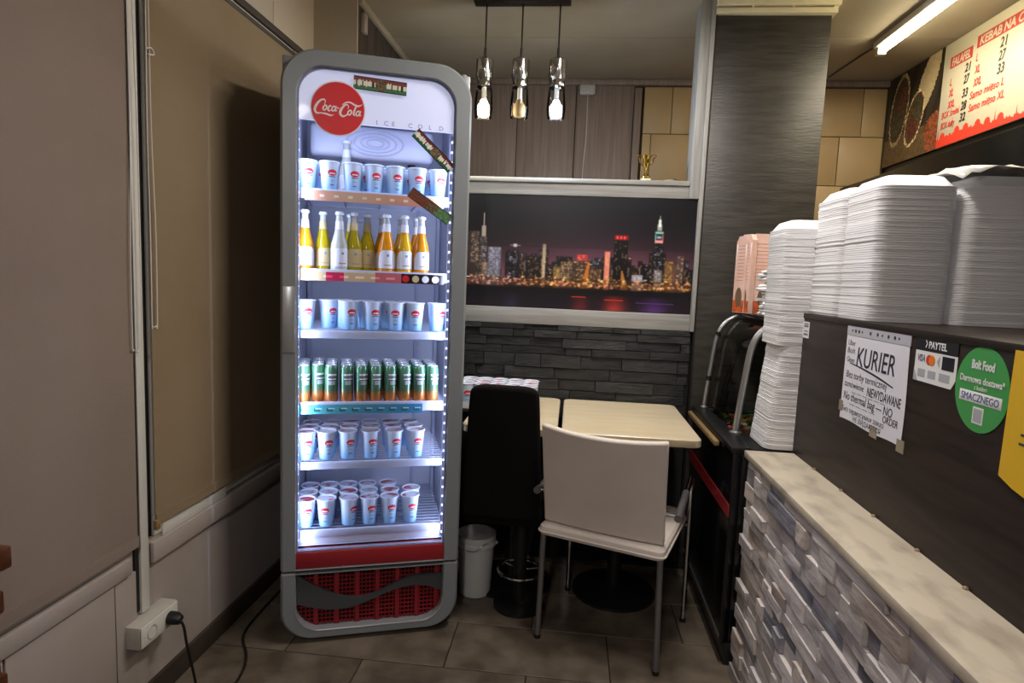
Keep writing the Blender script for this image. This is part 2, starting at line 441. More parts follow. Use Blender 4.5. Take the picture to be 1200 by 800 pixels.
# dark boarded side wall of the back room
wb = root_struct('wall_side')
for i in range(9):
    box('plank', 'panel_dark', (-1.02, 2.655 + i * 0.118, 0.0), (-0.975, 2.655 + i * 0.118 + 0.114, CEIL), wb, bev=0.003)
box('end_panel', 'soffit_panel', (WL, 2.643, 0.0), (-0.976, 2.654, CEIL), wb)
box('backing', 'dark_gap', (-1.08, 2.655, 0.0), (-1.02, 3.72, CEIL), wb)
box('hinge_block', 'wall_paint', (-0.975, 2.68, 2.32), (-0.955, 2.72, 2.40), wb, bev=0.003)
box('cornice', 'ceiling', (-0.975, 2.655, 2.42), (-0.955, 3.70, CEIL), wb, bev=0.004)

# ---- kitchen back wall: brown boards, jamb, tan tiles
wk = root_struct('wall_back')
box('wall_body', 'tile_gap', (-1.1, 3.715, 0.0), (1.8, 3.8, CEIL), wk)
for x0, x1 in ((-0.97, -0.72), (-0.716, -0.38), (-0.376, -0.036), (-0.03, 0.30)):
    box('board', 'brown_panel', (x0, 3.70, 0.0), (x1, 3.716, 2.415), wk, bev=0.002)
box('jamb', 'brown_panel', (0.304, 3.685, 0.0), (0.345, 3.716, 2.40), wk, bev=0.003)
box('cornice', 'brown_panel', (-0.97, 3.68, 2.415), (1.70, 3.716, 2.448), wk, bev=0.004)
zs = [2.412, 2.147, 1.874, 1.60, 1.33, 1.06]
for r_ in range(5):
    off = 0.521 if r_ % 2 == 0 else 0.41
    x = off - 0.351
    while x < 1.71:
        a, b = max(x, 0.36), min(x + 0.351, 1.70)
        if b - a > 0.015: box('tile', 'tan_tile', (a + 0.002, 3.702, zs[r_ + 1] + 0.002), (b - 0.002, 3.716, zs[r_] - 0.002), wk, bev=0.0015)
        x += 0.351

# ---- right wall (menu side) and the wall behind the photographer
wr = root_struct('wall_right')
box('wall_body', 'case_frame', (1.715, -2.5, 0.0), (1.8, 3.8, CEIL), wr)
struct(box('wall_rear', 'wall_paint', (-1.3, -2.5, 0.0), (1.8, -2.4, CEIL)))

# ---- partition with picture, sill and slate cladding
wp = root_struct('wall_partition')
box('wall_body', 'slate_back', (-1.16, 2.72, 0.0), (0.53, 2.80, 1.70), wp)
box('fascia_board', 'grey_wood', (-1.16, 2.700, 1.645), (0.475, 2.722, 1.698), wp, bev=0.002)
box('fascia_board', 'grey_wood', (-1.16, 2.700, 1.078), (0.5145, 2.722, 1.150), wp, bev=0.002)
box('sill', 'grey_wood', (-1.16, 2.690, 1.698), (0.475, 2.81, 1.718), wp, bev=0.003)
box('post', 'grey_wood_v', (0.475, 2.690, 1.645), (0.515, 2.81, CEIL), wp, bev=0.003)
box('post_edge', 'grey_wood_v', (0.515, 2.683, 1.078), (0.532, 2.81, CEIL), wp, bev=0.003)
z = 0.66; r_ = 0
while z < 1.07:                                                              # slate ledger stones
    hgt = min(random.choice((0.034, 0.042, 0.05, 0.058)), 1.078 - z)
    if hgt < 0.012: break
    x = -0.62 - random.random() * 0.2
    while x < 0.52:
        L = random.uniform(0.09, 0.30); x1 = min(x + L, 0.522)
        if x1 - x > 0.02:
            d = random.uniform(0.002, 0.022)
            m = MB(); f = 2.715 - d
            m.loops([[(x + .001, 2.722, z + .001), (x1 - .001, 2.722, z + .001), (x1 - .001, 2.722, z + hgt - .001), (x + .001, 2.722, z + hgt - .001)],
                     [(x + .001, f + random.uniform(-.003, .003), z + .0015), (x1 - .0015, f + random.uniform(-.003, .003), z + .0015),
                      (x1 - .0015, f + random.uniform(-.003, .003), z + hgt - .0015), (x + .0015, f + random.uniform(-.003, .003), z + hgt - .0015)]], True, False, True)
            m.build('stone', 'slate', wp, smooth=False)
        x = x1
    z += hgt; r_ += 1

# ---- pillar in dark wallpaper with the cream cornice
pl = root_struct('wall_pillar')
box('pillar_body', 'wallpaper', (0.534, 2.70, 0.0), (0.995, 2.99, 2.392), pl, bev=0.003)
box('corner_bead', 'black_plastic', (0.532, 2.694, 0.0), (0.540, 2.704, 2.392), pl)
box('cornice_strip', 'cream', (0.532, 2.675, 2.392), (1.008, 3.0, 2.414), pl, bev=0.002)
box('cornice_strip', 'cream', (0.532, 2.665, 2.420), (1.016, 3.0, 2.4495), pl, bev=0.002)
for i in range(3):
    box('cornice_spacer', 'cream', (0.99 - i * 0.16, 2.672, 2.412), (0.997 - i * 0.16, 2.69, 2.422), pl)

# ================================================================== drinks cooler
FA = Vector((-0.928, 1.862, 0)); FR = math.radians(19.43)
FROT = Matrix.Rotation(FR, 3, 'Z')
def FW(x, y, z): return tuple(FA + FROT @ Vector((x, y, z)))
ck = thing('drinks_cooler', 'tall grey glass-door drinks cooler lit inside with red round logo', 'cooler', tuple(FA), FR)
X0, X1 = -0.004, 0.600
shell = MB()
shell.box(X0, 0.056, 0.05, X0 + 0.036, 0.60, 1.955, bev=0.004).box(X1 - 0.036, 0.056, 0.05, X1, 0.60, 1.955, bev=0.004)
shell.box(X0 + 0.03, 0.056, 1.925, X1 - 0.03, 0.60, 1.955).box(X0 + 0.03, 0.055, 0.05, X1 - 0.03, 0.60, 0.30).box(X0 + 0.03, 0.56, 0.29, X1 - 0.03, 0.60, 1.93)
shell.build('cabinet', 'cooler_grey', ck)
ln = MB()
IX0, IX1, IY0, IY1, IZ0, IZ1 = 0.034, 0.562, 0.06, 0.50, 0.325, 1.90
for q in ([(IX0, IY0, IZ0), (IX0, IY1, IZ0), (IX0, IY1, IZ1), (IX0, IY0, IZ1)], [(IX1, IY0, IZ0), (IX1, IY0, IZ1), (IX1, IY1, IZ1), (IX1, IY1, IZ0)],
          [(IX0, IY0, IZ0), (IX1, IY0, IZ0), (IX1, IY1, IZ0), (IX0, IY1, IZ0)], [(IX0, IY0, IZ1), (IX0, IY1, IZ1), (IX1, IY1, IZ1), (IX1, IY0, IZ1)],
          [(IX0, IY1, IZ0), (IX1, IY1, IZ0), (IX1, IY1, IZ1), (IX0, IY1, IZ1)]): ln.poly(q)
ln.build('interior_liner', 'liner', ck, smooth=False)
for x in (0.04, 0.545):                                                       # slotted shelf uprights at the back corners
    u = box('shelf_upright', 'rail_white', (x, 0.47, 0.34), (x + 0.014, 0.498, 1.70), ck)
u = box('shelf_upright', 'rail_white', (0.465, 0.488, 0.34), (0.475, 0.499, 1.70), ck)
# evaporator housing with its round fan ring
ev = MB().box(0.065, 0.24, 1.685, 0.50, 0.495, 1.80, bev=0.02, seg=3).build('fan_housing', 'liner', ck)
for i, r in enumerate((0.10, 0.075, 0.05, 0.03)):
    MB().tube([(0.29 + r * math.cos(a), 0.238, 1.742 + 0.42 * r * math.sin(a)) for a in [2 * math.pi * j / 28 for j in range(28)]], 0.003, 6, closed=True).build('fan_ring', 'rail_white', ev)
for x in (0.10, 0.25): MB().lathe([(0.006, 0), (0.006, 0.004)], 12, (x, 0.3, 1.681)).build('screw', 'grey_ink', ev)
MB().lathe([(0.0, 0.0), (0.014, 0.003), (0.016, 0.012)], 14, (0.425, 0.3, 1.672)).build('sensor_knob', 'black_plastic', ev)
# door frame
def ring(mb, out, inn, ins, outs):
    o = lambda P, y: [(p[0], y, p[1]) for p in P]
    mb.loops([o(out, 0.050), o(out, 0.010), o(ins, 0.0), o(outs, 0.0), o(inn, 0.006), o(inn, 0.050), o(out, 0.050)])
m = MB()
ring(m, rrect(X0, X1, 0.262, 1.968, 0.004, 0.004, 0.115, 0.115, 10), rrect(0.046, 0.546, 0.268, 1.916, 0.002, 0.002, 0.085, 0.085, 10),
     rrect(X0 + 0.008, X1 - 0.008, 0.264, 1.960, 0.004, 0.004, 0.108, 0.108, 10), rrect(0.043, 0.549, 0.266, 1.919, 0.002, 0.002, 0.087, 0.087, 10))
df = m.build('door_frame', 'cooler_grey', ck)
gk = MB()
o_ = lambda P, y: [(p[0], y, p[1]) for p in P]
gk.loops([o_(rrect(0.0461, 0.5459, 0.325, 1.9159, 0.002, 0.002, 0.085, 0.085, 10), 0.012), o_(rrect(0.050, 0.542, 0.329, 1.912, 0.002, 0.002, 0.082, 0.082, 10), 0.012),
          o_(rrect(0.050, 0.542, 0.329, 1.912, 0.002, 0.002, 0.082, 0.082, 10), 0.03)])
gk.build('gasket', 'grey_ink', df)
MB().prism(rrect(0.046, 0.546, 0.325, 1.916, 0.002, 0.002, 0.085, 0.085, 10), 'y', 0.014, 0.018).build('door_glass', 'door_glass', ck, smooth=False)
box('kick_band', 'coke_red_dark', (0.044, 0.004, 0.268), (0.548, 0.05, 0.324), ck, bev=0.002)
box('sill_band', 'header_white', (0.040, 0.074, 0.322), (0.556, 0.10, 0.368), ck, bev=0.002)
for s in (0, 1):                                                              # lit side channels with their diodes
    xa = 0.0462 if s == 0 else 0.5350; wd_s = 0.0045 if s == 0 else 0.009
    stp = box('led_strip', 'rail_white', (xa, 0.030, 0.345), (xa + wd_s, 0.050, 1.745), ck)
    d = MB()
    for i in range(42):
        zc = 0.36 + i * 0.0333
        d.box(xa + wd_s / 2 - 0.0020, 0.0265, zc - 0.0026, xa + wd_s / 2 + 0.0020, 0.0305, zc + 0.0026)
    tag(d.build('diodes', 'led', stp, smooth=False), kind='stuff')
hd = MB(); tri = [p for p in rrect(0.048, 0.544, 1.754, 1.914, 0.001, 0.001, 0.084, 0.084, 10)]
hd.prism(tri, 'y', 0.022, 0.030); hd = hd.build('header_panel', 'header', ck, smooth=False)
MB().prism([(0.1695 + 0.085 * math.cos(a), 1.794 + 0.085 * math.sin(a)) for a in [2 * math.pi * i / 56 for i in range(56)]], 'y', 0.0118, 0.0138).build('logo_rim', 'white_ink', ck, smooth=False)
disc = MB().prism([(0.1695 + 0.081 * math.cos(a), 1.794 + 0.081 * math.sin(a)) for a in [2 * math.pi * i / 56 for i in range(56)]], 'y', 0.0110, 0.0128).build('logo_disc', 'coke_red', ck, smooth=False)
lg = MB(); KS = 0.0152
LGW = 1.3
def lg3(x, y): return (0.1695 + (x - 5.0) * KS, 0.0106, 1.790 + (y - 1.45) * KS)
def W(mb, pts, wd, f, k=6, closed=False): ribbon(mb, pts, [q * LGW for q in wd] if isinstance(wd, list) else wd * LGW, f, k, closed)
W(lg, [(2.25, 2.35), (2.45, 2.95), (2.1, 3.3), (1.35, 2.95), (0.62, 2.0), (0.35, 1.05), (0.75, 0.45), (1.6, 0.5), (2.6, 0.42), (3.5, 0.2), (4.15, 0.38)], [.1, .16, .2, .3, .38, .36, .3, .2, .26, .26, .04], lg3)
def ell(cx, cy, rx, ry, sl, wd): W(lg, [(cx + rx * math.cos(a) + sl * ry * math.sin(a), cy + ry * math.sin(a)) for a in [2 * math.pi * i / 10 for i in range(10)]], wd, lg3, 4, True)
ell(2.35, 1.65, 0.34, 0.5, 0.3, 0.22)
W(lg, [(3.62, 1.98), (3.38, 2.18), (3.08, 1.75), (2.98, 1.3), (3.22, 1.08), (3.6, 1.3)], [.2, .2, .26, .26, .2, .1], lg3)
ell(4.1, 1.62, 0.32, 0.5, 0.3, 0.2)
W(lg, [(4.68, 2.15), (4.5, 1.6), (4.48, 1.2), (4.8, 1.3)], [.2, .24, .22, .1], lg3)
W(lg, [(4.85, 1.75), (5.2, 1.85)], [.2, .2], lg3)
W(lg, [(7.0, 1.85), (7.1, 2.35), (6.75, 2.7), (6.15, 2.35), (5.55, 1.45), (5.45, 0.7), (5.95, 0.25), (6.6, 0.5), (7.0, 0.95)], [.1, .16, .2, .3, .4, .36, .3, .2, .1], lg3)
W(lg, [(5.85, 2.55), (6.5, 3.05), (7.4, 3.2), (8.4, 2.75), (9.1, 2.6), (9.95, 3.0)], [.1, .2, .24, .3, .26, .05], lg3)
ell(7.35, 1.12, 0.34, 0.5, 0.3, 0.22)
W(lg, [(8.75, 2.75), (8.45, 2.0), (8.2, 1.2), (8.2, 0.7), (8.5, 0.75)], [.24, .26, .28, .24, .1], lg3)
ell(9.0, 1.1, 0.32, 0.5, 0.3, 0.2)
W(lg, [(9.6, 1.65), (9.42, 1.1), (9.38, 0.68), (9.75, 0.8)], [.2, .24, .22, .08], lg3)
lg.build('logo_lettering', 'white_ink', disc, smooth=False)
for ch, x in zip('ICECOLD', (0.293, 0.318, 0.343, 0.396, 0.427, 0.463, 0.497)):
    text(ch, 0.020, 'grey_ink', face_negy(x - 0.005, 0.0128, 1.7565), hd, 'header_letter')
# three printed stickers on the door glass
def sticker(name, cx, cz, wd, ht, ang, cols, blob, seed):
    n = 44; Hn = 12; im = np.zeros((Hn, n, 3)); rg = np.random.default_rng(seed)
    for j in range(Hn):
        im[j, :] = cols[min(j * 3 // Hn, 2)]
    for i in range(2, n - 2):
        if rg.random() < 0.55: im[3 + rg.integers(0, 2):8 + rg.integers(0, 2), i] = (0.90, 0.88, 0.84)
        if rg.random() < 0.16: im[4:9, i] = (0.16, 0.15, 0.14)
    c = int(n * blob)
    for j in range(Hn):
        for i in range(n):
            if ((i - c) / 5.0) ** 2 + ((j - 5.5) / 5.6) ** 2 < 1: im[j, i] = np.array((0.36, 0.30, 0.22)) * rg.uniform(0.6, 1.5)
    if seed == 3:
        for i in range(n):
            if abs(i - c) > 4: im[:, i] = np.array((0.42, 0.24, 0.18) if i < c else (0.36, 0.50, 0.34)) * rg.uniform(0.75, 1.2, (Hn, 1))
    im[0, :] *= 0.5; im[-1, :] *= 0.45
    rt = Matrix.Translation((cx, 0.0122, cz)) @ Matrix.Rotation(ang, 4, 'Y') @ Matrix(((1, 0, 0, -wd / 2), (0, 0, -1, 0), (0, 1, 0, -ht / 2), (0, 0, 0, 1)))
    return raster(name, im, wd, ht, rt, 'print_ink', ck)
sticker('sticker', 0.300, 1.879, 0.168, 0.042, math.radians(2), [(0.48, 0.22, 0.20), (0.85, 0.85, 0.78), (0.25, 0.45, 0.28)], 0.52, 1)
sticker('sticker', 0.476, 1.689, 0.165, 0.036, math.radians(42), [(0.38, 0.14, 0.14), (0.80, 0.80, 0.78), (0.12, 0.34, 0.20)], 0.55, 2)
sticker('sticker', 0.469, 1.508, 0.160, 0.036, math.radians(33), [(0.45, 0.20, 0.16), (0.55, 0.40, 0.30), (0.30, 0.45, 0.28)], 0.55, 3)
hg = MB().box(0.003, -0.004, 1.010, 0.042, 0.006, 1.225, bev=0.003).build('door_grip', 'cooler_silver', ck)
# lower unit: frame, red grille, wave
m = MB()
ring(m, rrect(X0, X1, 0.012, 0.252, 0.105, 0.105, 0.004, 0.004, 10), rrect(0.046, 0.546, 0.046, 0.248, 0.080, 0.080, 0.002, 0.002, 10),
     rrect(X0 + 0.008, X1 - 0.008, 0.020, 0.2515, 0.100, 0.100, 0.004, 0.004, 10), rrect(0.043, 0.549, 0.043, 0.2500, 0.082, 0.082, 0.002, 0.002, 10))
kf = m.build('plinth_frame', 'cooler_grey', ck)
lp = [(x, 0.0015, zz) for x, zz in rrect(0.0445, 0.5475, 0.0445, 0.2490, 0.081, 0.081, 0.003, 0.003, 10)]
MB().tube([p for p in lp if p[2] < 0.16], 0.0028, 6).build('bright_trim', 'cooler_silver', kf)
box('silver_lip', 'cooler_silver', (X0 + 0.004, 0.004, 0.2505), (0.0435, 0.05, 0.2555), kf); box('silver_lip', 'cooler_silver', (0.5475, 0.004, 0.2505), (X1 - 0.004, 0.05, 0.2555), kf)
box('grille_back', 'hole', (0.03, 0.046, 0.03), (0.56, 0.054, 0.252), ck)
gr = MB()
zz = 0.052
while zz < 0.242:
    gr.box(0.040, 0.034, zz, 0.552, 0.040, zz + 0.0029); zz += 0.0150
xx = 0.046
while xx < 0.55:
    gr.box(xx, 0.034, 0.035, xx + 0.0027, 0.040, 0.250); xx += 0.0136
tag(gr.build('grille_mesh', 'coke_red_dark', ck, smooth=False), kind='stuff')
for i in range(7):
    box('grille_bar', 'coke_red_dark', (0.044 + i * 0.0695 + 0.058, 0.030, 0.035), (0.044 + i * 0.0695 + 0.0735, 0.042, 0.250), ck, bev=0.001)
box('grille_top', 'coke_red_dark', (0.040, 0.028, 0.236), (0.552, 0.042, 0.252), ck)
def wv(x):
    t = (x - 0.046) / 0.5
    top = 0.240 - 0.098 * math.sin(min(t * 1.0 / 0.42, 1) * math.pi / 2) if t < 0.42 else 0.142 + 0.066 * 0.5 * (1 - math.cos(min((t - 0.42) / 0.42, 1) * math.pi))
    bot = 0.134 - 0.03 * math.sin(min(t / 0.28, 1) * math.pi / 2) if t < 0.28 else 0.104 + 0.066 * 0.5 * (1 - math.cos(min((t - 0.28) / 0.52, 1) * math.pi)) - (0.03 * ((t - 0.8) / 0.2) ** 2 if t > 0.8 else 0)
    return top, max(bot, 0.05)
wm = MB(); pts = [0.0455 + 0.501 * i / 48 for i in range(49)]
wm.loops([[(x, yy, z_) for x, yy, z_ in [(x, 0.020, wv(x)[0]) for x in pts] + [(x, 0.020, wv(x)[1]) for x in pts[::-1]]],
          [(x, yy, z_) for x, yy, z_ in [(x, 0.034, wv(x)[0]) for x in pts] + [(x, 0.034, wv(x)[1]) for x in pts[::-1]]]], True, False, False)
for i in range(48):
    a, b = pts[i], pts[i + 1]
    wm.poly([(a, 0.020, wv(a)[1]), (b, 0.020, wv(b)[1]), (b, 0.020, wv(b)[0]), (a, 0.020, wv(a)[0])])
wm.build('wave_emblem', 'cooler_dark', ck)
for x in (0.05, 0.55):
    for yv in (0.10, 0.55): MB().lathe([(0.02, 0.0), (0.024, 0.012), (0.012, 0.016), (0.012, 0.055)], 14, (x, yv, 0)).build('foot', 'black_plastic', ck)
MB().lathe([(0.010, 0), (0.010, 0.012), (0.006, 0.016)], 12, (0.585, 0.10, 1.955)).build('hinge_pin', 'cooler_silver', ck)
# interior light: the two lit channels
for s, sx in ((0, 1), (1, -1)):
    xa = 0.064 if s == 0 else 0.529
    l = area('cooler_led_light', FW(xa, 0.046, 1.04), (0, 0, 0), 0.02, 1.40, 2.9, (0.62, 0.71, 1.0))
    nrm = FROT @ Vector((sx * 0.75, 0.66, 0)); l.rotation_euler = Matrix((Vector((0, 0, 1)).cross(-nrm).normalized(), Vector((0, 0, 1)), -nrm.normalized())).transposed().to_euler()
l = area('cooler_top_light', FW(0.30, 0.055, 1.735), (0, 0, 0), 0.44, 0.02, 0.7, (0.64, 0.73, 1.0))
nrm = FROT @ Vector((0, 0.45, -0.9)); nrm.normalize(); xx_ = FROT @ Vector((1, 0, 0)); l.rotation_euler = Matrix((xx_, (-nrm).cross(xx_), -nrm)).transposed().to_euler()

# shelves: wire deck, front rail, printed price strips
SH = [1.541, 1.279, 1.080, 0.827, 0.624, 0.381]
def shelf(zt, xr):
    sh = MB()
    for i in range(15):
        yv = 0.085 + i * 0.028
        sh.box(0.042, yv, zt - 0.004, xr, yv + 0.003, zt)
    for x in (0.05, 0.18, 0.31, 0.44, xr - 0.008): sh.box(x, 0.07, zt - 0.009, x + 0.005, 0.49, zt - 0.004)
    o = sh.build('wire_shelf', 'wire', ck, smooth=False)
    return o
shelves = [shelf(z_, 0.548) for z_ in SH]
rails = []
for i, z_ in enumerate(SH):
    o = box('front_rail', 'rail_white', (0.043, 0.060, z_ - 0.028), (0.536, 0.072, z_ + (0.006 if i not in (2, 4, 5) else -0.002)), shelves[i], bev=0.003)
    rails.append(o)
def strip(i, x0, x1, z0, z1, im):
    raster('price_strip', im, x1 - x0, z1 - z0, face_negy(x0, 0.0590, z0), 'print_ink', shelves[i])
n = 60; im = np.zeros((8, n, 3))
for c in range(n):
    t = c / n; im[:, c] = np.array((0.80, 0.66, 0.56)) * (1 - abs(t - 0.35)) + np.array((0.78, 0.40, 0.34)) * abs(t - 0.35) if t < 0.82 else (0.80, 0.74, 0.62)
im[3:5, ::6] = (0.92, 0.84, 0.76); im[3:5, 1::6] = (0.92, 0.84, 0.76)
strip(0, 0.066, 0.520, 1.508, 1.541, im)
im = np.zeros((9, 66, 3)); im[:] = (0.84, 0.72, 0.58); im[:, :12] = (0.90, 0.80, 0.64); im[:, 12:20] = (0.80, 0.16, 0.34); im[:, 34:50] = (0.80, 0.42, 0.46)
im[0] = (0.9, 0.86, 0.8); im[:, 46:] = (0.10, 0.08, 0.10)
im[:, 34:46] = (0.80, 0.42, 0.46)
for c in range(4, 44, 7): im[4:6, c:c + 4] = np.clip(im[4:6, c:c + 4] + 0.2, 0, 1)
strip(1, 0.045, 0.528, 1.246, 1.279, im)
for k, (x, mt) in enumerate(((0.396, 'coke_red'), (0.430, 'label_tan'), (0.464, 'cap_white'), (0.498, 'cap_white'))):
    MB().prism([(x + 0.012 * math.cos(a), 1.262 + 0.012 * math.sin(a)) for a in [2 * math.pi * i / 16 for i in range(16)]], 'y', 0.0578, 0.0588).build('price_dot', mt, shelves[1], smooth=False)
im = np.zeros((8, 80, 3))
for c in range(80): im[:, c] = np.array((0.36, 0.74, 0.74)) * (1 - c / 80) + np.array((0.24, 0.52, 0.72)) * (c / 80)
for c in range(2, 78, 8):
    im[3:6, c:c + 4] = (0.18, 0.44, 0.46); im[3, c + 1:c + 5] = (0.72, 0.90, 0.94)
strip(3, 0.044, 0.464, 0.792, 0.824, im)

# ---- goods: cup
def make_cup():
    o = thing('yoghurt_cup', 'cup', 'cup')
    rb, rt, h = 0.0235, 0.0318, 0.100
    MB().lathe([(rb - 0.003, 0), (rb, 0.002), (rt, h - 0.004)], 22, cap0=True, cap1=False).build('body', 'cup_print', o)
    MB().lathe([(rt - 0.0005, h - 0.005), (rt + 0.0025, h - 0.004), (rt + 0.0025, h - 0.001), (rt, h), (rt - 0.003, h - 0.004)], 22, cap0=False, cap1=False).build('rim', 'cup_rim', o)
    MB().lathe([(0.0, h - 0.0055), (rt - 0.0025, h - 0.0050)], 22).build('foil_lid', 'lid_foil', o)
    def patch(name, mat, cz, w, hh, out, par, arc_=None):
        m = MB(); n1, n2 = 10, 6
        def P(u, v):
            zz = cz + v * hh / 2; r = rb + (rt - rb) * zz / h + out; th = -math.pi / 2 + u * w / 2 / r
            return (r * math.cos(th), r * math.sin(th), zz)
        if arc_ == 'ell':
            c = m.bm.verts.new(P(0, 0)); rings = []
            for k in (0.5, 1.0): rings.append([m.bm.verts.new(P(k * math.cos(a), k * math.sin(a))) for a in [2 * math.pi * i / 16 for i in range(16)]])
            for i in range(16):
                j = (i + 1) % 16; m.bm.faces.new((c, rings[0][i], rings[0][j])); m.bm.faces.new((rings[0][i], rings[1][i], rings[1][j], rings[0][j]))
        else:
            g = [[m.bm.verts.new(P(-1 + 2 * i / 4, v)) for i in range(5)] for v in (-1, 1)]
            for i in range(4): m.bm.faces.new((g[0][i], g[0][i + 1], g[1][i + 1], g[1][i]))
        return m.build(name, mat, par)
    lo = patch('logo', 'logo_red', 0.062, 0.031, 0.020, 0.0006, o, 'ell')
    patch('logo_stroke', 'white_ink', 0.0595, 0.020, 0.0038, 0.0011, lo)
    patch('logo_stroke', 'logo_navy', 0.0488, 0.023, 0.0025, 0.0008, lo)
    patch('print_line', 'grey_ink', 0.036, 0.014, 0.0014, 0.0006, o); patch('print_line', 'logo_navy', 0.022, 0.013, 0.0028, 0.0006, o)
    return o
cup0 = make_cup(); cup_used = []
def put_cup(loc, rz, label, group):
    if not cup_used: c = cup0; c.location = loc; c.rotation_euler = (0, 0, rz); c['label'] = label; c['group'] = group
    else: c = dup(cup0, loc, rz, label, group)
    cup_used.append(c); return c
def aim(x, j): return FR + 0.30 + j
rows = [(0, [0.068, 0.140, 0.215, 0.286, 0.357, 0.431, 0.504], 0.100, 'topmost cooler shelf', 'first'),
        (2, [0.066, 0.138, 0.208, 0.287, 0.366, 0.434, 0.511], 0.100, 'third cooler shelf from top', 'third'),
        (4, [0.069, 0.138, 0.209, 0.287, 0.369, 0.446], 0.100, 'second lowest cooler shelf', 'fifth'),
        (5, [0.069, 0.138, 0.215, 0.286, 0.357, 0.431], 0.100, 'lowest cooler shelf', 'sixth')]
jig = [[0, .1, 0, 0, -.05, -.1, 0], [.05, .35, .1, .1, -.35, -.3, .35], [0, .05, .1, 0, 0, 0], [0, -.45, .45, .05, 0, 0]]
for r, (si, xs, yv, where, nm) in enumerate(rows):
    for i, x in enumerate(xs):
        back = 0.05 if (r == 1 and i == 1) else 0.0
        put_cup(FW(x, yv + back, SH[si]), aim(x, jig[r][i]), '%s yoghurt cup from the left, front row of the %s' % (ORD[i], where), 'pale blue yoghurt cups in the cooler')
for x, yv in ((0.075, .17), (0.143, .17), (0.212, .17), (0.288, .17), (0.365, .17), (0.442, .165), (0.078, .24), (0.150, .24), (0.218, .24), (0.285, .24), (0.360, .24), (0.430, .24)):
    put_cup(FW(x, yv, SH[4]), aim(x, random.uniform(-.6, .6)), 'pale blue yoghurt cup behind the front row on the second lowest cooler shelf', 'cups behind on the second lowest shelf')
for x, yv in ((0.072, .17), (0.142, .17), (0.212, .17), (0.284, .17), (0.361, .165), (0.440, .175), (0.073, .245), (0.141, .245), (0.209, .245), (0.280, .245), (0.355, .245)):
    put_cup(FW(x, yv, SH[5]), aim(x, random.uniform(-.6, .6)), 'pale blue yoghurt cup behind the front row on the lowest cooler shelf', 'cups behind on the lowest shelf')
for x, yv in ((0.185, .165), (0.262, .165), (0.335, .165), (0.41, .165)):
    put_cup(FW(x, yv, SH[2]), aim(x, .2), 'pale blue yoghurt cup behind the front row on the third cooler shelf', 'cups behind on the third shelf')
for x, yv in ((0.105, .165), (0.25, .165), (0.33, .165), (0.40, .165), (0.47, .165)):
    put_cup(FW(x, yv, SH[0]), aim(x, .2), 'pale blue yoghurt cup behind the front row on the topmost cooler shelf', 'cups behind on the topmost shelf')

# ---- goods: bottle
def make_bottle(juice, lab):
    o = thing('juice_bottle', 'bottle', 'bottle')
    R = 0.0285
    MB().lathe([(R - 0.004, 0), (R, 0.004), (R, 0.078), (R - 0.002, 0.092), (R - 0.010, 0.122), (0.0135, 0.142), (0.0125, 0.150)], 22).build('body', juice, o)
    MB().lathe([(0.0124, 0.150), (0.0115, 0.168), (0.011, 0.186), (0.0125, 0.188), (0.0125, 0.191)], 18).build('neck', 'neck_glass', o)
    MB().lathe([(0.0145, 0.190), (0.0148, 0.193), (0.0135, 0.199), (0.010, 0.2005)], 18).build('cap', 'cap_white', o)
    MB().lathe([(0.0150, 0.141), (0.0140, 0.150), (0.0130, 0.168)], 18, cap0=False, cap1=False).build('neck_label', lab, o)
    m = MB(); g = []
    for i in range(13):
        u = -1 + 2 * i / 12; th = -math.pi / 2 + u * 1.25; top = 0.052 + 0.030 * math.sqrt(max(0, 1 - (u * 1.0) ** 2))
        g.append([m.bm.verts.new(((R + 0.0006) * math.cos(th), (R + 0.0006) * math.sin(th), z_)) for z_ in (0.016, 0.034, min(top, 0.0775))])
    for i in range(12):
        for k in range(2): m.bm.faces.new((g[i][k], g[i + 1][k], g[i + 1][k + 1], g[i][k + 1]))
    lb = m.build('label', lab, o)
    for cz, ww, hh, mt in ((0.060, 0.15, 0.008, 'grey_ink'), (0.027, 0.45, 0.003, 'card_line')):
        m = MB(); g = []
        for i in range(5):
            th = -math.pi / 2 + (-1 + i / 2) * ww; g.append([m.bm.verts.new(((R + 0.0010) * math.cos(th), (R + 0.0010) * math.sin(th), cz + s_ * hh / 2)) for s_ in (-1, 1)])
        for i in range(4): m.bm.faces.new((g[i][0], g[i + 1][0], g[i + 1][1], g[i][1]))
        m.build('label_mark', mt, lb)
    return o
bp = {'o': make_bottle('juice_orange', 'label_white'), 'y': make_bottle('juice_yellow', 'label_tan'), 'p': make_bottle('juice_pale', 'label_white'), 'g': make_bottle('juice_gold', 'label_white')}
bu = set()
def put_bottle(k, loc, rz, label):
    if k not in bu: b = bp[k]; bu.add(k); b.location = loc; b.rotation_euler = (0, 0, rz); b['label'] = label; b['group'] = 'juice bottles in the cooler'
    else: b = dup(bp[k], loc, rz, label, 'juice bottles in the cooler')
    return b
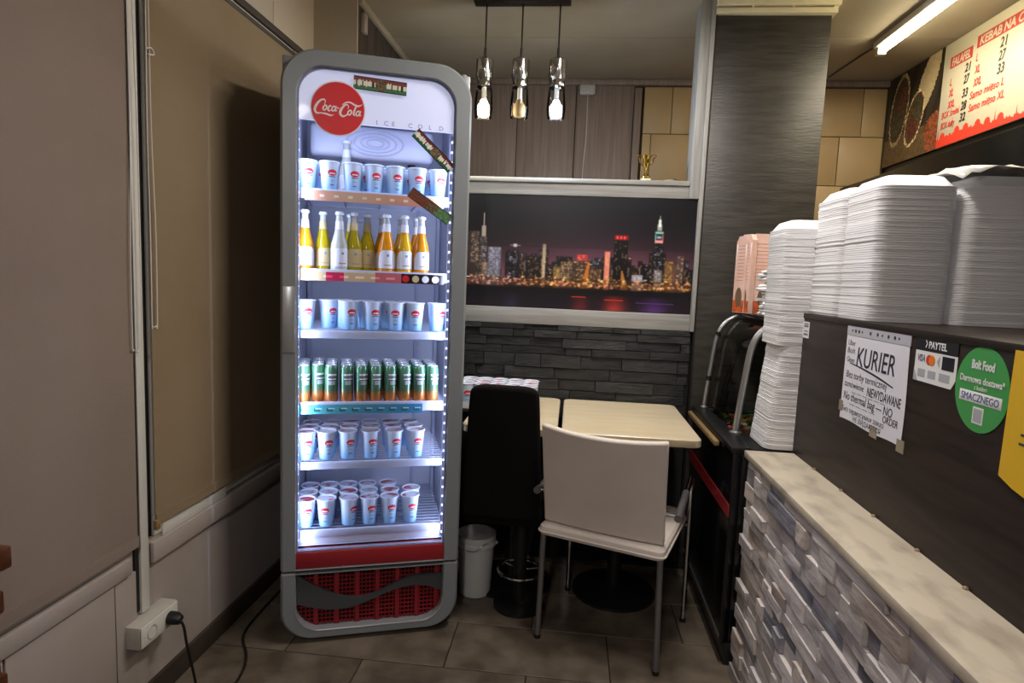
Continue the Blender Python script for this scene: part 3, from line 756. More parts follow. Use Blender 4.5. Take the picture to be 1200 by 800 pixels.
for k, x, yv, lb in (('o', 0.063, 0.100, 'orange juice bottle, leftmost on the bottle shelf'), ('y', 0.119, 0.140, 'yellow-green juice bottle between leftmost orange and clear bottles'),
                     ('p', 0.174, 0.100, 'clear pale lemonade bottle, third from left on the bottle shelf'), ('y', 0.221, 0.115, 'yellow-green juice bottle right of the clear bottle, front one'),
                     ('y', 0.210, 0.180, 'yellow-green juice bottle half hidden right behind the clear bottle'), ('y', 0.266, 0.150, 'darker yellow-green bottle at the gap in mid shelf'),
                     ('o', 0.331, 0.100, 'orange juice bottle right of the gap in the row'), ('o', 0.318, 0.170, 'orange bottle half hidden behind the one right of the gap'),
                     ('g', 0.392, 0.100, 'golden juice bottle, second from right on the bottle shelf'), ('g', 0.384, 0.170, 'golden bottle half hidden behind the second from right'),
                     ('o', 0.450, 0.100, 'orange juice bottle, rightmost on the bottle shelf'), ('o', 0.440, 0.170, 'orange bottle half hidden behind the rightmost bottle')):
    put_bottle(k, FW(x, yv, SH[1]), FR + 0.3 + random.uniform(-.15, .15), lb)
b = put_bottle('p', FW(0.190, 0.235, SH[0]), FR, 'clear glass bottle standing among the cups on the topmost shelf')

# ---- goods: slim can
def make_can():
    o = thing('drink_can', 'can', 'can')
    R = 0.0222
    MB().lathe([(R - 0.004, 0), (R, 0.006), (R, 0.118), (R - 0.0035, 0.127)], 20, cap1=False).build('body', 'can_print', o)
    MB().lathe([(R - 0.0036, 0.127), (R - 0.0028, 0.130), (R - 0.0045, 0.131), (R - 0.0055, 0.128), (0.0, 0.128)], 20, cap0=False).build('top', 'can_silver', o)
    MB().box(-0.004, -0.010, 0.1285, 0.004, 0.008, 0.1300, bev=0.0006, seg=1).build('pull_tab', 'can_silver', o)
    for cz, hh, mt, ww in ((0.098, 0.006, 'white_ink', 0.75), (0.090, 0.006, 'visa_blue', 0.62), (0.083, 0.004, 'white_ink', 0.7), (0.070, 0.014, 'grey_print', 0.5)):
        m = MB(); g = []
        for i in range(7):
            th = -math.pi / 2 + (-1 + i / 3) * ww; g.append([m.bm.verts.new(((R + 0.0005) * math.cos(th), (R + 0.0005) * math.sin(th), cz + s_ * hh / 2)) for s_ in (-1, 1)])
        for i in range(6): m.bm.faces.new((g[i][0], g[i + 1][0], g[i + 1][1], g[i][1]))
        m.build('printed_band', mt, o)
    return o
can0 = make_can(); cn = 0
for rI in range(4):
    for i, x in enumerate((0.060, 0.106, 0.152, 0.203, 0.253, 0.302, 0.352, 0.403, 0.453, 0.500)):
        loc = FW(x - rI * 0.002, 0.092 + rI * 0.0475 + (0.02 if i == 1 else 0), SH[3]); rz = FR + 0.3 + random.uniform(-.25, .25)
        lb = '%s green and orange drink can from the left in the front row' % ORD[i] if rI == 0 else 'green and orange drink can behind the front row of cans'
        gp = 'front row of drink cans' if rI == 0 else 'drink cans behind the front row'
        if cn == 0: can0.location = loc; can0.rotation_euler = (0, 0, rz); can0['label'] = lb; can0['group'] = gp
        else: dup(can0, loc, rz, lb, gp)
        cn += 1

# ================================================================== skyline picture
def skyline():
    Hh, Ww = 122, 250; im = np.zeros((Hh, Ww, 3)); rg = np.random.default_rng(11)
    for j in range(Hh):
        t = min(j / 84, 1.0); im[j] = np.array((0.055, 0.055, 0.085)) * (1 - t) + np.array((0.46, 0.27, 0.32)) * t ** 2.4 + np.array((0.05, 0.05, 0.08)) * t * 0.3
    for i in range(Ww): im[:90, i] *= 0.72 + 0.4 * math.exp(-((i - 150) / 80) ** 2)
    hor = 100
    def bld(x0, x1, top, base, wins, dens, wc, step=2):
        im[top:hor, x0:x1] = base
        for yy in range(top + 1, hor - 3, step):
            for xx in range(x0 + 1, x1 - 1):
                if rg.random() < dens: im[yy, xx] = np.array(wc) * rg.uniform(0.45, 1.0)
    dk = (0.07, 0.055, 0.065); gr_ = (0.20, 0.16, 0.15); wm_ = (1.0, 0.82, 0.58); cw = (0.80, 0.82, 0.92)
    for k in range(90):                                                  # low far blocks
        x0 = rg.integers(0, Ww - 10); wd = rg.integers(4, 12); bld(x0, x0 + wd, rg.integers(63, 86), np.array(dk) * rg.uniform(0.8, 1.9), 1, rg.uniform(0.1, 0.45), wm_ if rg.random() < .6 else cw)
    bld(0, 11, 40, gr_, 1, .55, (0.95, 0.85, 0.72)); bld(11, 20, 46, gr_, 1, .5, cw); im[34:46, 13:18] = (0.62, 0.58, 0.52); im[20:34, 15] = (0.85, 0.75, 0.72)
    bld(21, 36, 57, (0.32, 0.31, 0.36), 1, .5, cw); bld(0, 20, 75, (0.18, 0.15, 0.14), 1, .12, wm_); bld(14, 21, 74, (0.34, 0.30, 0.28), 1, .5, wm_)
    bld(42, 56, 60, dk, 1, .3, cw); bld(66, 80, 66, dk, 1, .25, wm_); bld(80, 90, 58, dk, 1, .2, wm_); bld(83, 87, 52, (0.5, 0.46, 0.4), 1, .6, wm_)
    bld(96, 118, 76, (0.34, 0.27, 0.16), 1, .6, (0.95, 0.78, 0.45)); bld(104, 118, 70, (0.22, 0.18, 0.15), 1, .5, wm_)
    bld(122, 134, 62, (0.55, 0.18, 0.18), 1, .3, (1, .5, .45)); bld(118, 136, 69, (0.20, 0.15, 0.12), 1, .25, wm_)
    for yy in range(70, 99): im[yy, 134 - int((yy - 70) * .25):137] = (0.62, 0.36, 0.16)
    bld(136, 172, 77, (0.20, 0.15, 0.12), 1, .5, (0.85, 0.65, 0.42)); bld(150, 160, 66, dk, 1, .25, wm_); bld(153, 159, 58, (0.72, 0.42, 0.36), 1, .3, wm_)
    bld(163, 178, 44, (0.045, 0.04, 0.05), 1, .10, wm_); im[40:45, 163:178] = (0.52, 0.08, 0.10)
    for xx in (165, 169, 173): im[41:44, xx:xx + 2] = (1.0, 0.35, 0.32)
    for yy in range(78, 99): im[yy, 172:174 + (yy - 78) // 3] = (0.55, 0.36, 0.18)
    bld(196, 206, 70, dk, 1, .2, cw); bld(184, 196, 82, (0.50, 0.48, 0.50), 1, .5, cw); bld(202, 220, 58, dk, 1, .28, wm_); bld(206, 217, 44, (0.07, 0.06, 0.07), 1, .25, cw)
    im[34:47, 207:216] = (0.16, 0.17, 0.20); im[35:37, 207:216] = (0.55, 0.85, 0.75); im[38:45, 207] = (0.5, 0.9, 0.9); im[38:45, 215] = (0.95, 0.45, 0.5); im[44:47, 207:216] = (0.92, 0.62, 0.60); im[40:42, 209:214] = (.7, .75, .8)
    im[27:34, 209:214] = (0.60, 0.62, 0.62); im[22:30, 210:213] = (0.85, 0.92, 0.88); im[18:22, 211] = (0.7, 0.7, 0.7)
    bld(208, 217, 76, (0.35, 0.32, 0.30), 1, .6, cw); bld(219, 229, 66, (0.30, 0.22, 0.15), 1, .6, (1, .75, .45)); bld(230, 239, 70, (0.30, 0.22, 0.15), 1, .5, (1, .75, .45))
    bld(232, 240, 60, (0.25, 0.2, 0.2), 1, .3, wm_); bld(240, 250, 74, dk, 1, .4, wm_)
    im[53:56, 50:54] = (0.95, 0.92, 0.95); im[54, 46:58] = (0.6, 0.55, 0.6)
    for i in range(Ww):                                                  # shore lights
        for yy in range(89, 100):
            im[yy, i] = im[yy, i] * 0.35 + np.array((0.34, 0.19, 0.10)) * rg.uniform(0.3, 1.1) * (1 - abs(yy - 94) / 8)
    for k in range(330):
        xx = rg.integers(0, Ww - 3); yy = rg.integers(88, 98); c = np.array((1.0, 0.72 + rg.uniform(-.15, .2), 0.40 + rg.uniform(-.15, .3) + (0.25 if xx < 60 else 0))) * rg.uniform(0.5, 1.15)
        im[yy, xx:xx + rg.integers(1, 4)] = c
    for j in range(100, Hh):
        t = (j - 100) / (Hh - 100); im[j] = np.array((0.05, 0.04, 0.06)) * (1 - t) + np.array((0.13, 0.10, 0.14)) * t
    def refl(c, wd, col, y0=106, y1=122):
        for j in range(y0, y1):
            for i in range(max(0, c - 3 * wd), min(Ww, c + 3 * wd)):
                im[j, i] += np.array(col) * math.exp(-((i - c) / wd) ** 2) * (0.4 + 0.6 * (j - y0) / (y1 - y0))
    refl(128, 9, (0.28, 0.05, 0.04)); refl(166, 12, (0.55, 0.12, 0.07)); refl(210, 14, (0.20, 0.10, 0.32)); refl(50, 8, (0.05, 0.07, 0.13))
    bl = im.copy()
    for dj, di in ((0, 1), (0, -1), (1, 0), (-1, 0)): bl += 0.55 * np.roll(np.roll(im, dj, 0), di, 1)
    bl /= 3.2; bl[0], bl[-1], bl[:, 0], bl[:, -1] = im[0], im[-1], im[:, 0], im[:, -1]; im = bl * 1.1; im[56:99] *= 1.2
    im[108, 118:134] = (0.75, 0.25, 0.16); im[110, 155:176] = (0.85, 0.22, 0.14); im[112, 190:232] = (0.34, 0.22, 0.44)
    return im
pic = thing('wall_picture', 'wide glossy night city skyline picture above the slate cladding', 'picture', (0, 2.70, 1.15))
box('backing_board', 'slate_back', (-0.580, 0.004, 0.001), (0.5135, 0.016, 0.494), pic)
sk = skyline(); raster('print', sk, 0.978, 0.490, face_negy(-0.466, 0.0030, 0.003), 'print_ink', pic)
raster('print', np.tile(sk[:, :1], (1, 3, 1)), 0.112, 0.490, face_negy(-0.578, 0.0030, 0.003), 'print_ink', pic)

# ================================================================== pendant lamp
pn = thing('pendant_lamp', 'three-light pendant lamp with twisted chrome and glass tubes on black cords', 'lamp', (-0.262, 2.63, CEIL))
box('ceiling_bar', 'cap_brown', (-0.205, -0.028, -0.040), (0.198, 0.028, -0.0005), pn, bev=0.004)
def pendant(x, bulbmat):
    MB().tube([(x, 0, -0.035), (x, 0, -0.24)], 0.0035, 8).build('cord', 'black_plastic', pn)
    MB().tube([(x, 0, -0.215), (x, 0, -0.262)], 0.0055, 8).build('cord_grip', 'black_plastic', pn)
    zt = -0.262; n = 24
    def ringp(z_, r, tw, dent): return [(x + r * (1 + dent * math.cos(2 * a + tw)) * math.cos(a), r * (1 + dent * math.cos(2 * a + tw)) * math.sin(a), z_) for a in [2 * math.pi * i / n for i in range(n)]]
    MB().loops([ringp(zt, 0.006, 0, 0), ringp(zt, 0.034, 0, 0), ringp(zt - 0.004, 0.037, 0, 0), ringp(zt - 0.045, 0.037, 0, 0), ringp(zt - 0.062, 0.036, 0.4, 0.10), ringp(zt - 0.082, 0.030, 1.2, 0.26),
                ringp(zt - 0.098, 0.031, 1.9, 0.26), ringp(zt - 0.112, 0.035, 2.4, 0.08)]).build('chrome_sleeve', 'chrome', pn, ang=20)
    MB().loops([ringp(zt - 0.112, 0.0352, 2.4, 0.08), ringp(zt - 0.135, 0.036, 2.6, 0.02), ringp(zt - 0.16, 0.0375, 0, 0), ringp(zt - 0.20, 0.0400, 0, 0), ringp(zt - 0.236, 0.0365, 0, 0)]).build('glass_shade', 'shade_glass', pn)
    MB().lathe([(0.010, 0.09), (0.010, 0.05), (0.012, 0.04)], 14, (x, 0, zt - 0.205)).build('lamp_holder', 'white_plastic', pn)
    MB().lathe([(0.0, -0.028), (0.018, -0.027), (0.0245, -0.020), (0.0255, 0.0), (0.0245, 0.018), (0.018, 0.027), (0.012, 0.042)], 20, (x, 0, zt - 0.205), cap1=True).build('bulb', bulbmat, pn)
for x, bm_ in ((-0.152, 'bulb_warm'), (0.0, 'bulb_off'), (0.155, 'bulb_cool')): pendant(x, bm_)
point('pendant_warm_light', (-0.414, 2.63, CEIL - 0.50), 8.0, (1.0, 0.88, 0.68), 0.024)
point('pendant_cool_light', (-0.107, 2.63, CEIL - 0.50), 13.0, (0.80, 0.89, 1.0), 0.024)

# ---- trophy and saucer on the sill
tr = thing('trophy', 'small gold trophy cup standing on the grey sill', 'trophy', (0.292, 2.745, 1.718))
box('base', 'marble', (-0.021, -0.016, 0), (0.021, 0.016, 0.014), tr, bev=0.002)
MB().lathe([(0.018, 0.014), (0.017, 0.024), (0.008, 0.034), (0.004, 0.044), (0.009, 0.050), (0.005, 0.056), (0.012, 0.066), (0.016, 0.080), (0.0165, 0.092), (0.020, 0.106), (0.024, 0.112)], 18).build('cup', 'gold', tr)
for s in (-1, 1):
    MB().tube(spline([(s * 0.013, 0, 0.070), (s * 0.026, 0, 0.082), (s * 0.030, 0, 0.100), (s * 0.040, 0, 0.110), (s * 0.038, 0, 0.116), (s * 0.024, 0, 0.110)], 4), 0.0026, 6).build('handle', 'gold', tr)
sc_ = thing('saucer', 'small white saucer with a dark lump beside the trophy', 'saucer', (0.398, 2.745, 1.718))
MB().lathe([(0.016, 0), (0.030, 0.006), (0.0305, 0.0075), (0.012, 0.003)], 18).build('dish', 'white_plastic', sc_)
MB().lathe([(0.0, 0.003), (0.010, 0.004), (0.011, 0.011), (0.0, 0.016)], 10, (0.018, 0, 0.002)).build('lump', 'cap_brown', sc_)
# ---- socket with cable on the kitchen back wall
so = thing('wall_socket', 'double wall socket high on the brown boards with cable below', 'socket', (0.030, 3.70, 2.385))
box('plate', 'socket_plastic', (-0.045, -0.032, -0.028), (0.045, 0.0, 0.028), so, bev=0.008)
for x in (-0.021, 0.021): MB().tube([(x + 0.015 * math.cos(a), -0.033, 0.015 * math.sin(a)) for a in [2 * math.pi * i / 14 for i in range(14)]], 0.002, 5, closed=True).build('outlet', 'grey_print', so)
MB().tube(spline([(0.002, -0.006, -0.02), (0.004, -0.006, -0.25), (-0.006, -0.006, -0.5), (-0.004, -0.006, -1.2)], 6), 0.0032, 6).build('cable', 'socket_plastic', so)

# ---- fluorescent lamps
def strip_lamp(name, label, x, y0, y1):
    t = thing(name, label, 'lamp', (x, (y0 + y1) / 2, CEIL)); h = (y1 - y0) / 2
    box('housing', 'white_plastic', (-0.032, -h, -0.030), (0.032, h, 0.0), t, bev=0.004)
    MB().tube([(0, -h + 0.03, -0.046), (0, h - 0.03, -0.046)], 0.014, 14).build('tube', 'tube_glow', t)
    for s in (-1, 1): box('end_cap', 'white_plastic', (-0.02, s * (h - 0.015) - 0.015, -0.064), (0.02, s * (h - 0.015) + 0.015, -0.028), t, bev=0.004)
    return t
strip_lamp('strip_lamp', 'glowing fluorescent strip lamp on the kitchen ceiling by the menu', 1.385, 1.96, 3.14)
strip_lamp('strip_lamp', 'fluorescent strip lamp on the ceiling over the aisle', 0.30, 1.36, 2.0)
strip_lamp('strip_lamp', 'added fill strip lamp on the ceiling behind the viewer', -0.25, -1.58, -0.42)  # added fixture that goes with the fill light, out of view
tag(MB().tube(spline([(1.385, 3.14, CEIL - 0.01), (1.375, 3.25, CEIL - 0.004), (1.36, 3.42, CEIL - 0.004), (1.345, 3.62, CEIL - 0.004)], 5), 0.0035, 6).build('lamp_cable', 'cap_brown'),
    'dark cable running along the ceiling from the glowing strip lamp', 'cable')

# ================================================================== menu board and food picture
mn = thing('menu_board', 'cream menu board with red headings, prices and red city silhouette', 'sign', (1.712, 3.18, 1.974))
ML = 1.75
box('board', 'board_cream', (-0.012, -ML, 0.0), (-0.001, 0.0, 0.474), mn, bev=0.001)
def on_menu(s, zc): return face_negx(-0.0135, -s, zc)
def mbox(nm, mat, s0, s1, z0, z1, parent=mn): return box(nm, mat, (-0.0135, -s1, z0), (-0.0118, -s0, z1), parent)
mbox('heading_bar', 'board_maroon', 0.055, 0.212, 0.352, 0.402); text('FALAFEL', 0.050, 'board_cream', on_menu(0.068, 0.359), mn, 'heading', 0.15, width=0.132, bold=0.0014)
mbox('heading_bar', 'board_maroon', 0.240, 0.700, 0.378, 0.428); text('KEBAB NA C', 0.050, 'board_cream', on_menu(0.258, 0.385), mn, 'heading', 0.15, width=0.262, bold=0.0014)
for k, (a, b, za, zb) in enumerate((('L', '21', 0.272, 0.300), ('XL', '27', 0.222, 0.250), ('XXL', '33', 0.170, 0.190), ('BOX średni', '28', 0.130, 0.135), ('BOX duży', '32', 0.082, 0.085))):
    text(a, 0.044, 'red_ink', on_menu(0.068 if k < 3 else 0.030, za), mn, 'menu_item', 0.15, width=(0.012, 0.032, 0.050, 0.130, 0.105)[k], bold=0.0012 if k < 3 else 0.0004)
    text(b, 0.052, 'board_black', on_menu(0.170, zb), mn, 'price', 0.15, width=0.040, bold=0.0012)
for k, (a, b, za, zb) in enumerate((('L', '21', 0.322, 0.325), ('XL', '27', 0.270, 0.273), ('XXL', '33', 0.215, 0.220), ('Samo mięso L', None, 0.165, 0), ('Samo mięso XL', None, 0.112, 0))):
    text(a, 0.046, 'red_ink', on_menu(0.243 if k < 3 else 0.228, za), mn, 'menu_item', 0.15, width=(0.012, 0.034, 0.052, 0.215, 0.225)[k], bold=0.0012 if k < 3 else 0.0004)
    if b: text(b, 0.056, 'board_black', on_menu(0.392, zb), mn, 'price', 0.15, width=0.042, bold=0.0012)
m = MB(); rg = np.random.default_rng(4); s = 0.002; prof = []
while s < ML - 0.002:
    b_ = 0.035 + 0.012 * math.sin(s * 9) + rg.uniform(-0.006, 0.006)
    k = rg.random()
    if k < 0.12: prof += [(s, b_), (s + 0.004, b_ + 0.045), (s + 0.008, b_)]
    elif k < 0.3: prof += [(s + 0.02 - 0.02 * math.cos(a), b_ + 0.024 * math.sin(a)) for a in [math.pi * i / 6 for i in range(7)]]; s += 0.036
    else: prof += [(s, b_), (s + 0.007, b_)]
    s += 0.009
prof = [p for p in prof if p[0] < ML - 0.001]
for (a, za), (b, zb) in zip(prof, prof[1:]):
    if b > a: m.poly([(-0.0128, -a, 0.001), (-0.0128, -b, 0.001), (-0.0128, -b, zb), (-0.0128, -a, za)])
m.build('city_silhouette', 'board_red', mn, smooth=False)
def food_print():
    Hh, Ww = 60, 64; im = np.zeros((Hh, Ww, 3)); rg = np.random.default_rng(3)
    for j in range(Hh):
        for i in range(Ww):
            im[j, i] = np.array((0.20, 0.16, 0.12)) * (0.8 + 0.3 * math.sin(i * .5 + j * .2)) * rg.uniform(0.85, 1.15) if j < 42 else np.array((0.40, 0.31, 0.20)) * rg.uniform(0.8, 1.15)
    def blob(cx, cy, rx, ry, ang, col, amp=0.15, edge=None):
        ca, sa = math.cos(ang), math.sin(ang)
        for j in range(Hh):
            for i in range(Ww):
                u = ((i - cx) * ca + (j - cy) * sa) / rx; v = (-(i - cx) * sa + (j - cy) * ca) / ry; d = u * u + v * v
                if d < 1: im[j, i] = np.array(edge if edge and d > 0.78 else col) * rg.uniform(1 - amp, 1 + amp)
    blob(16, 24, 11, 24, 0.15, (0.26, 0.18, 0.13), .3, (0.66, 0.58, 0.42)); blob(20, 18, 5, 9, 0.2, (0.34, 0.19, 0.15), .4); blob(14, 32, 5, 8, 0.2, (0.24, 0.24, 0.15), .4)
    blob(48, 15, 9, 22, 0.45, (0.78, 0.70, 0.54), .05); blob(36, 34, 10, 18, 0.3, (0.35, 0.24, 0.16), .35, (0.80, 0.72, 0.55)); blob(34, 40, 5, 7, 0, (0.38, 0.17, 0.13), .35); blob(39, 28, 5, 8, 0, (0.28, 0.27, 0.17), .35)
    blob(58, 44, 10, 7, -0.6, (0.50, 0.26, 0.15), .3); blob(60, 52, 9, 6, -0.6, (0.52, 0.26, 0.16), .3)
    return im
fp = thing('food_poster', 'dark photo panel of wrapped kebabs beside the menu board', 'poster', (1.712, 3.692, 1.974))
box('panel', 'case_frame', (-0.010, -0.508, 0.0), (-0.001, 0.0, 0.474), fp)
raster('print', food_print(), 0.506, 0.472, face_negx(-0.0108, -0.001, 0.001), 'print_matte', fp)
hoodo = thing('extractor_hood', 'long black hood cabinet below the menu board', 'hood', (1.575, 2.7, 1.45))
box('body', 'case_black', (-0.12, -0.75, 0.0), (0.12, 0.92, 0.40), hoodo, bev=0.006)
box('lower_lip', 'case_frame', (-0.13, -0.76, -0.02), (0.12, 0.93, 0.0), hoodo, bev=0.004)

# ================================================================== stone half wall, ledge, counter panel
sw = root_struct('wall_counter')
box('wall_body', 'mortar', (0.600, -0.3, 0.0), (0.728, 1.935, 0.735), sw)
ZS = [0.0]
while ZS[-1] < 0.734: ZS.append(min(ZS[-1] + random.choice((0.036, 0.043, 0.05)), 0.735))
if ZS[-1] - ZS[-2] < 0.02: ZS.pop(-2)
for z0, z1 in zip(ZS, ZS[1:]):
    yv = 1.958
    while yv > 0.25:
        L = random.choice((0.06, 0.09, 0.12, 0.16, 0.2)) * random.uniform(0.85, 1.15); y0 = yv - L
        d = random.choice((0.0, 0.002, 0.004, 0.007, 0.012)); f = 0.590 - d
        fc = lambda: f + random.uniform(-0.0016, 0.0016)
        m = MB(); e = 0.0012
        ym = (y0 + yv) / 2 + random.uniform(-.02, .02) * L / .1
        back = [(0.602, yv - e, z0 + e), (0.602, ym, z0 + e), (0.602, y0 + e, z0 + e), (0.602, y0 + e, z1 - e), (0.602, ym, z1 - e), (0.602, yv - e, z1 - e)]
        front = [(fc(), p[1], p[2] + random.uniform(-.001, .001)) for p in back]
        m.loops([back, front])
        V = list(m.bm.verts)[6:12]
        m.bm.faces.new((V[0], V[1], V[4], V[5])); m.bm.faces.new((V[1], V[2], V[3], V[4]))
        m.build('stone', random.choice(('stone_white', 'stone_white', 'stone_white', 'stone_warm', 'stone_grey')), sw, smooth=False)
        yv = y0
    x = 0.59                                                             # end face of the half wall
    while x < 0.72:
        x1 = min(x + random.uniform(0.05, 0.10), 0.728)
        box('stone', random.choice(('stone_white', 'stone_warm')), (x + .001, 1.934, z0 + .001), (x1 - .001, 1.948 + random.uniform(0, .014), z1 - .001), sw, smooth=False)
        x = x1
lg_ = struct(box('trim_4', 'ledge', (0.576, -0.3, 0.736), (0.730, 1.972, 0.758), bev=0.002))
cp = root_struct('trim_5')
box('counter_panel', 'wenge', (0.730, -0.3, 0.0), (0.752, 2.0, 1.190), cp, bev=0.001)
box('counter_top', 'wenge', (0.727, -0.3, 1.190), (1.26, 2.002, 1.206), cp, bev=0.002)
box('counter_back', 'wenge', (1.235, -0.3, 0.0), (1.255, 2.0, 1.190), cp)
rgk = random.Random(5)
for k in range(7):                                                       # bits of dried filler along the joint
    yv = 1.85 - k * 0.17 - rgk.random() * 0.08
    MB().lathe([(0.0, 0.0), (0.006, 0.001), (0.004, 0.004), (0.0, 0.006)], 6, (0.7265, yv, 0.758)).build('filler_crumb', 'wood_strip', lg_)

# ---- things stuck on the dark panel (reads along -Y)
PX = 0.7300
ks = thing('courier_notice', 'handwritten white KURIER notice in a plastic sleeve on the dark panel', 'notice', (PX, 1.676, 0.945))
m = MB(); n = 10
for j in range(n):
    for i in range(n):
        def Pq(i, j):
            u, v = i / n, j / n
            return (-0.0012, -0.304 * u - 0.003 * math.sin(v * 5) * (u > .95), 0.245 * v + 0.002 * math.sin(u * 9) * (v < .05))
        m.poly([Pq(i, j), Pq(i + 1, j), Pq(i + 1, j + 1), Pq(i, j + 1)])
sh_ = m.build('sheet', 'paper', ks)
box('sleeve_strip', 'sleeve', (-0.0020, -0.304, 0.222), (-0.0008, 0.0, 0.247), ks)
for k, s in enumerate((0.030, 0.048, 0.066, 0.082, 0.125, 0.160, 0.182, 0.210, 0.238, 0.256)):
    MB().lathe([(0.0045 if k % 3 else 0.003, 0.0), (0.0045 if k % 3 else 0.003, 0.0004)], 10).build('punch_hole', 'ink', ks).matrix_local = Matrix.Translation((-0.0024, -s, 0.234)) @ Matrix.Rotation(math.radians(90), 4, 'Y')
for nm, y0, z0, dy in (('tape_piece', -0.318, -0.012, 0.03), ('tape_piece', -0.20, -0.010, 0.035), ('tape_piece', -0.012, 0.018, 0.022)):
    box(nm, 'tape', (-0.0016, y0, z0), (-0.0002, y0 + dy, z0 + 0.028), ks)
def note(body, size, s, zc, wd, bold=0.0): return text(body, size, 'ink', face_negx(-0.0017, -s, zc), ks, 'handwriting', 0.12, width=wd, bold=bold * 0.5 - 0.0002, ext=0.0001)
note('KURIER', 0.068, 0.066, 0.148, 0.185, 0.0012)
for bd, zc in (('Uber', 0.196), ('Bolt', 0.176), ('Glovo', 0.152)): note(bd, 0.020, 0.012, zc, 0.042)
m = MB(); ribbon(m, [(0.03, 0.150), (0.10, 0.144), (0.18, 0.134), (0.25, 0.122)], [.002, .004, .005, .003], lambda a, b: (-0.0017, -a, b)); m.build('underline', 'ink', ks, smooth=False)
note('Bez torby termicznej', 0.026, 0.018, 0.112, 0.205); note('zamówienie', 0.024, 0.012, 0.088, 0.105); note('NIEWYDAWANE', 0.032, 0.135, 0.082, 0.155, 0.0006)
note('— — — — — —', 0.02, 0.055, 0.072, 0.17); note('No thermal bag — NO', 0.030, 0.014, 0.054, 0.245, 0.0004); note('ORDER', 0.024, 0.220, 0.036, 0.066, 0.0004)
note('— — — —', 0.02, 0.050, 0.040, 0.13); note('Без термосумки заказ', 0.019, 0.012, 0.022, 0.215); note('НЕ ВИДАЮТСЯ', 0.018, 0.075, 0.005, 0.14)

pt = thing('card_payment_sticker', 'small navy and white card payment sticker right of the notice', 'sticker', (PX, 1.351, 1.100))
box('header_strip', 'navy', (-0.0014, -0.140, 0.064), (-0.0004, 0.004, 0.094), pt); text('PAYTEL', 0.020, 'sticker_white', face_negx(-0.0017, -0.045, 0.071), pt, 'lettering', width=0.060, bold=0.0004)
m = MB(); ribbon(m, [(0.033, 0.086), (0.038, 0.080), (0.034, 0.071)], 0.003, lambda a, b: (-0.0017, -a, b)); m.build('logo_mark', 'sticker_white', pt, smooth=False)
MB().prism([(0.0, 0.0), (0.0, 0.064), (-0.140, 0.064), (-0.140, 0.018), (-0.128, 0.0)], 'x', -0.0012, -0.0004).build('card_area', 'sticker_white', pt, smooth=False)
text('VISA', 0.020, 'visa_blue', face_negx(-0.0015, -0.010, 0.042), pt, 'lettering', 0.2, width=0.026, bold=0.0004)
for s, mt in ((0.050, 'red_ink'), (0.060, 'orange_ink')):
    MB().prism([(-s - 0.0105 * math.cos(a), 0.047 + 0.0105 * math.sin(a)) for a in [2 * math.pi * i / 20 for i in range(20)]], 'x', -0.0019 if mt == 'orange_ink' else -0.0017, -0.001).build('card_circle', mt, pt, smooth=False)
MB().prism([(-0.076, 0.047), (-0.086, 0.058), (-0.086, 0.036)], 'x', -0.0016, -0.001).build('contactless_mark', 'grey_print', pt, smooth=False)
box('black_square', 'navy', (-0.0017, -0.132, 0.034), (-0.001, -0.094, 0.060), pt)
for s0, s1 in ((0.014, 0.040), (0.050, 0.076), (0.088, 0.122)): box('card_logo', 'grey_print', (-0.0015, -s1, 0.010), (-0.001, -s0, 0.026), pt)
tg_ = MB().prism([(0.0, 0.0), (0.0, 0.024), (-0.016, 0.0)], 'x', -0.0019, -0.001).build('corner_flap', 'grey_print', pt, smooth=False)

bo = thing('delivery_sticker', 'green oval food delivery sticker on the dark panel', 'sticker', (PX, 1.138, 1.115))
MB().prism([(0.0715 * math.cos(a), 0.077 * math.sin(a)) for a in [2 * math.pi * i / 48 for i in range(48)]], 'x', -0.0012, -0.0003).build('oval', 'bolt_green', bo, smooth=False)
def bt(body, size, c, zc, mat, wd, bold=0.0): return text(body, size, mat, face_negx(-0.0019, c, zc), bo, 'lettering', align='CENTER', width=wd, bold=bold)
bt('Bolt Food', 0.022, 0.0, 0.036, 'sticker_white', 0.060, 0.0008); bt('Darmowa dostawa*', 0.017, 0.0, 0.010, 'sticker_white', 0.118, 0.0003); bt('z kodem', 0.012, 0.0, -0.002, 'sticker_white', 0.034)
box('word_box', 'sticker_white', (-0.0017, -0.056, -0.026), (-0.0008, 0.056, -0.006), bo, bev=0.0004); bt('SMACZNEGO', 0.019, 0.0, -0.0225, 'logo_navy', 0.100, 0.0)
box('code_square', 'sticker_white', (-0.0017, -0.014, -0.062), (-0.0008, 0.014, -0.032), bo); box('code_blank', 'grey_print', (-0.0021, -0.011, -0.059), (-0.0016, 0.011, -0.035), bo)

yp = thing('yellow_card', 'bright yellow card at the right edge of the dark panel', 'card', (PX, 1.062, 0.975))
MB().prism([(0.004, 0.008), (0.000, 0.22), (-0.15, 0.22), (-0.15, -0.008), (-0.06, -0.010), (-0.03, -0.004)], 'x', -0.004, -0.0005).build('card', 'yellow_paper', yp, smooth=False)
box('print_line', 'ink', (-0.0046, -0.075, 0.085), (-0.0038, -0.035, 0.089), yp); box('print_line', 'ink', (-0.0046, -0.08, 0.070), (-0.0038, -0.033, 0.074), yp)
bs = thing('barcode_sticker', 'tiny white barcode sticker at the top corner of the dark panel', 'sticker', (PX, 1.985, 1.130))
box('label_sheet', 'sticker_white', (-0.001, -0.047, 0.0), (-0.0003, 0.0, 0.050), bs)
for zc, hh in ((0.042, 0.004), (0.034, 0.006), (0.020, 0.003), (0.008, 0.006)): box('print_line', 'visa_blue', (-0.0014, -0.040, zc), (-0.0009, -0.008, zc + hh), bs)

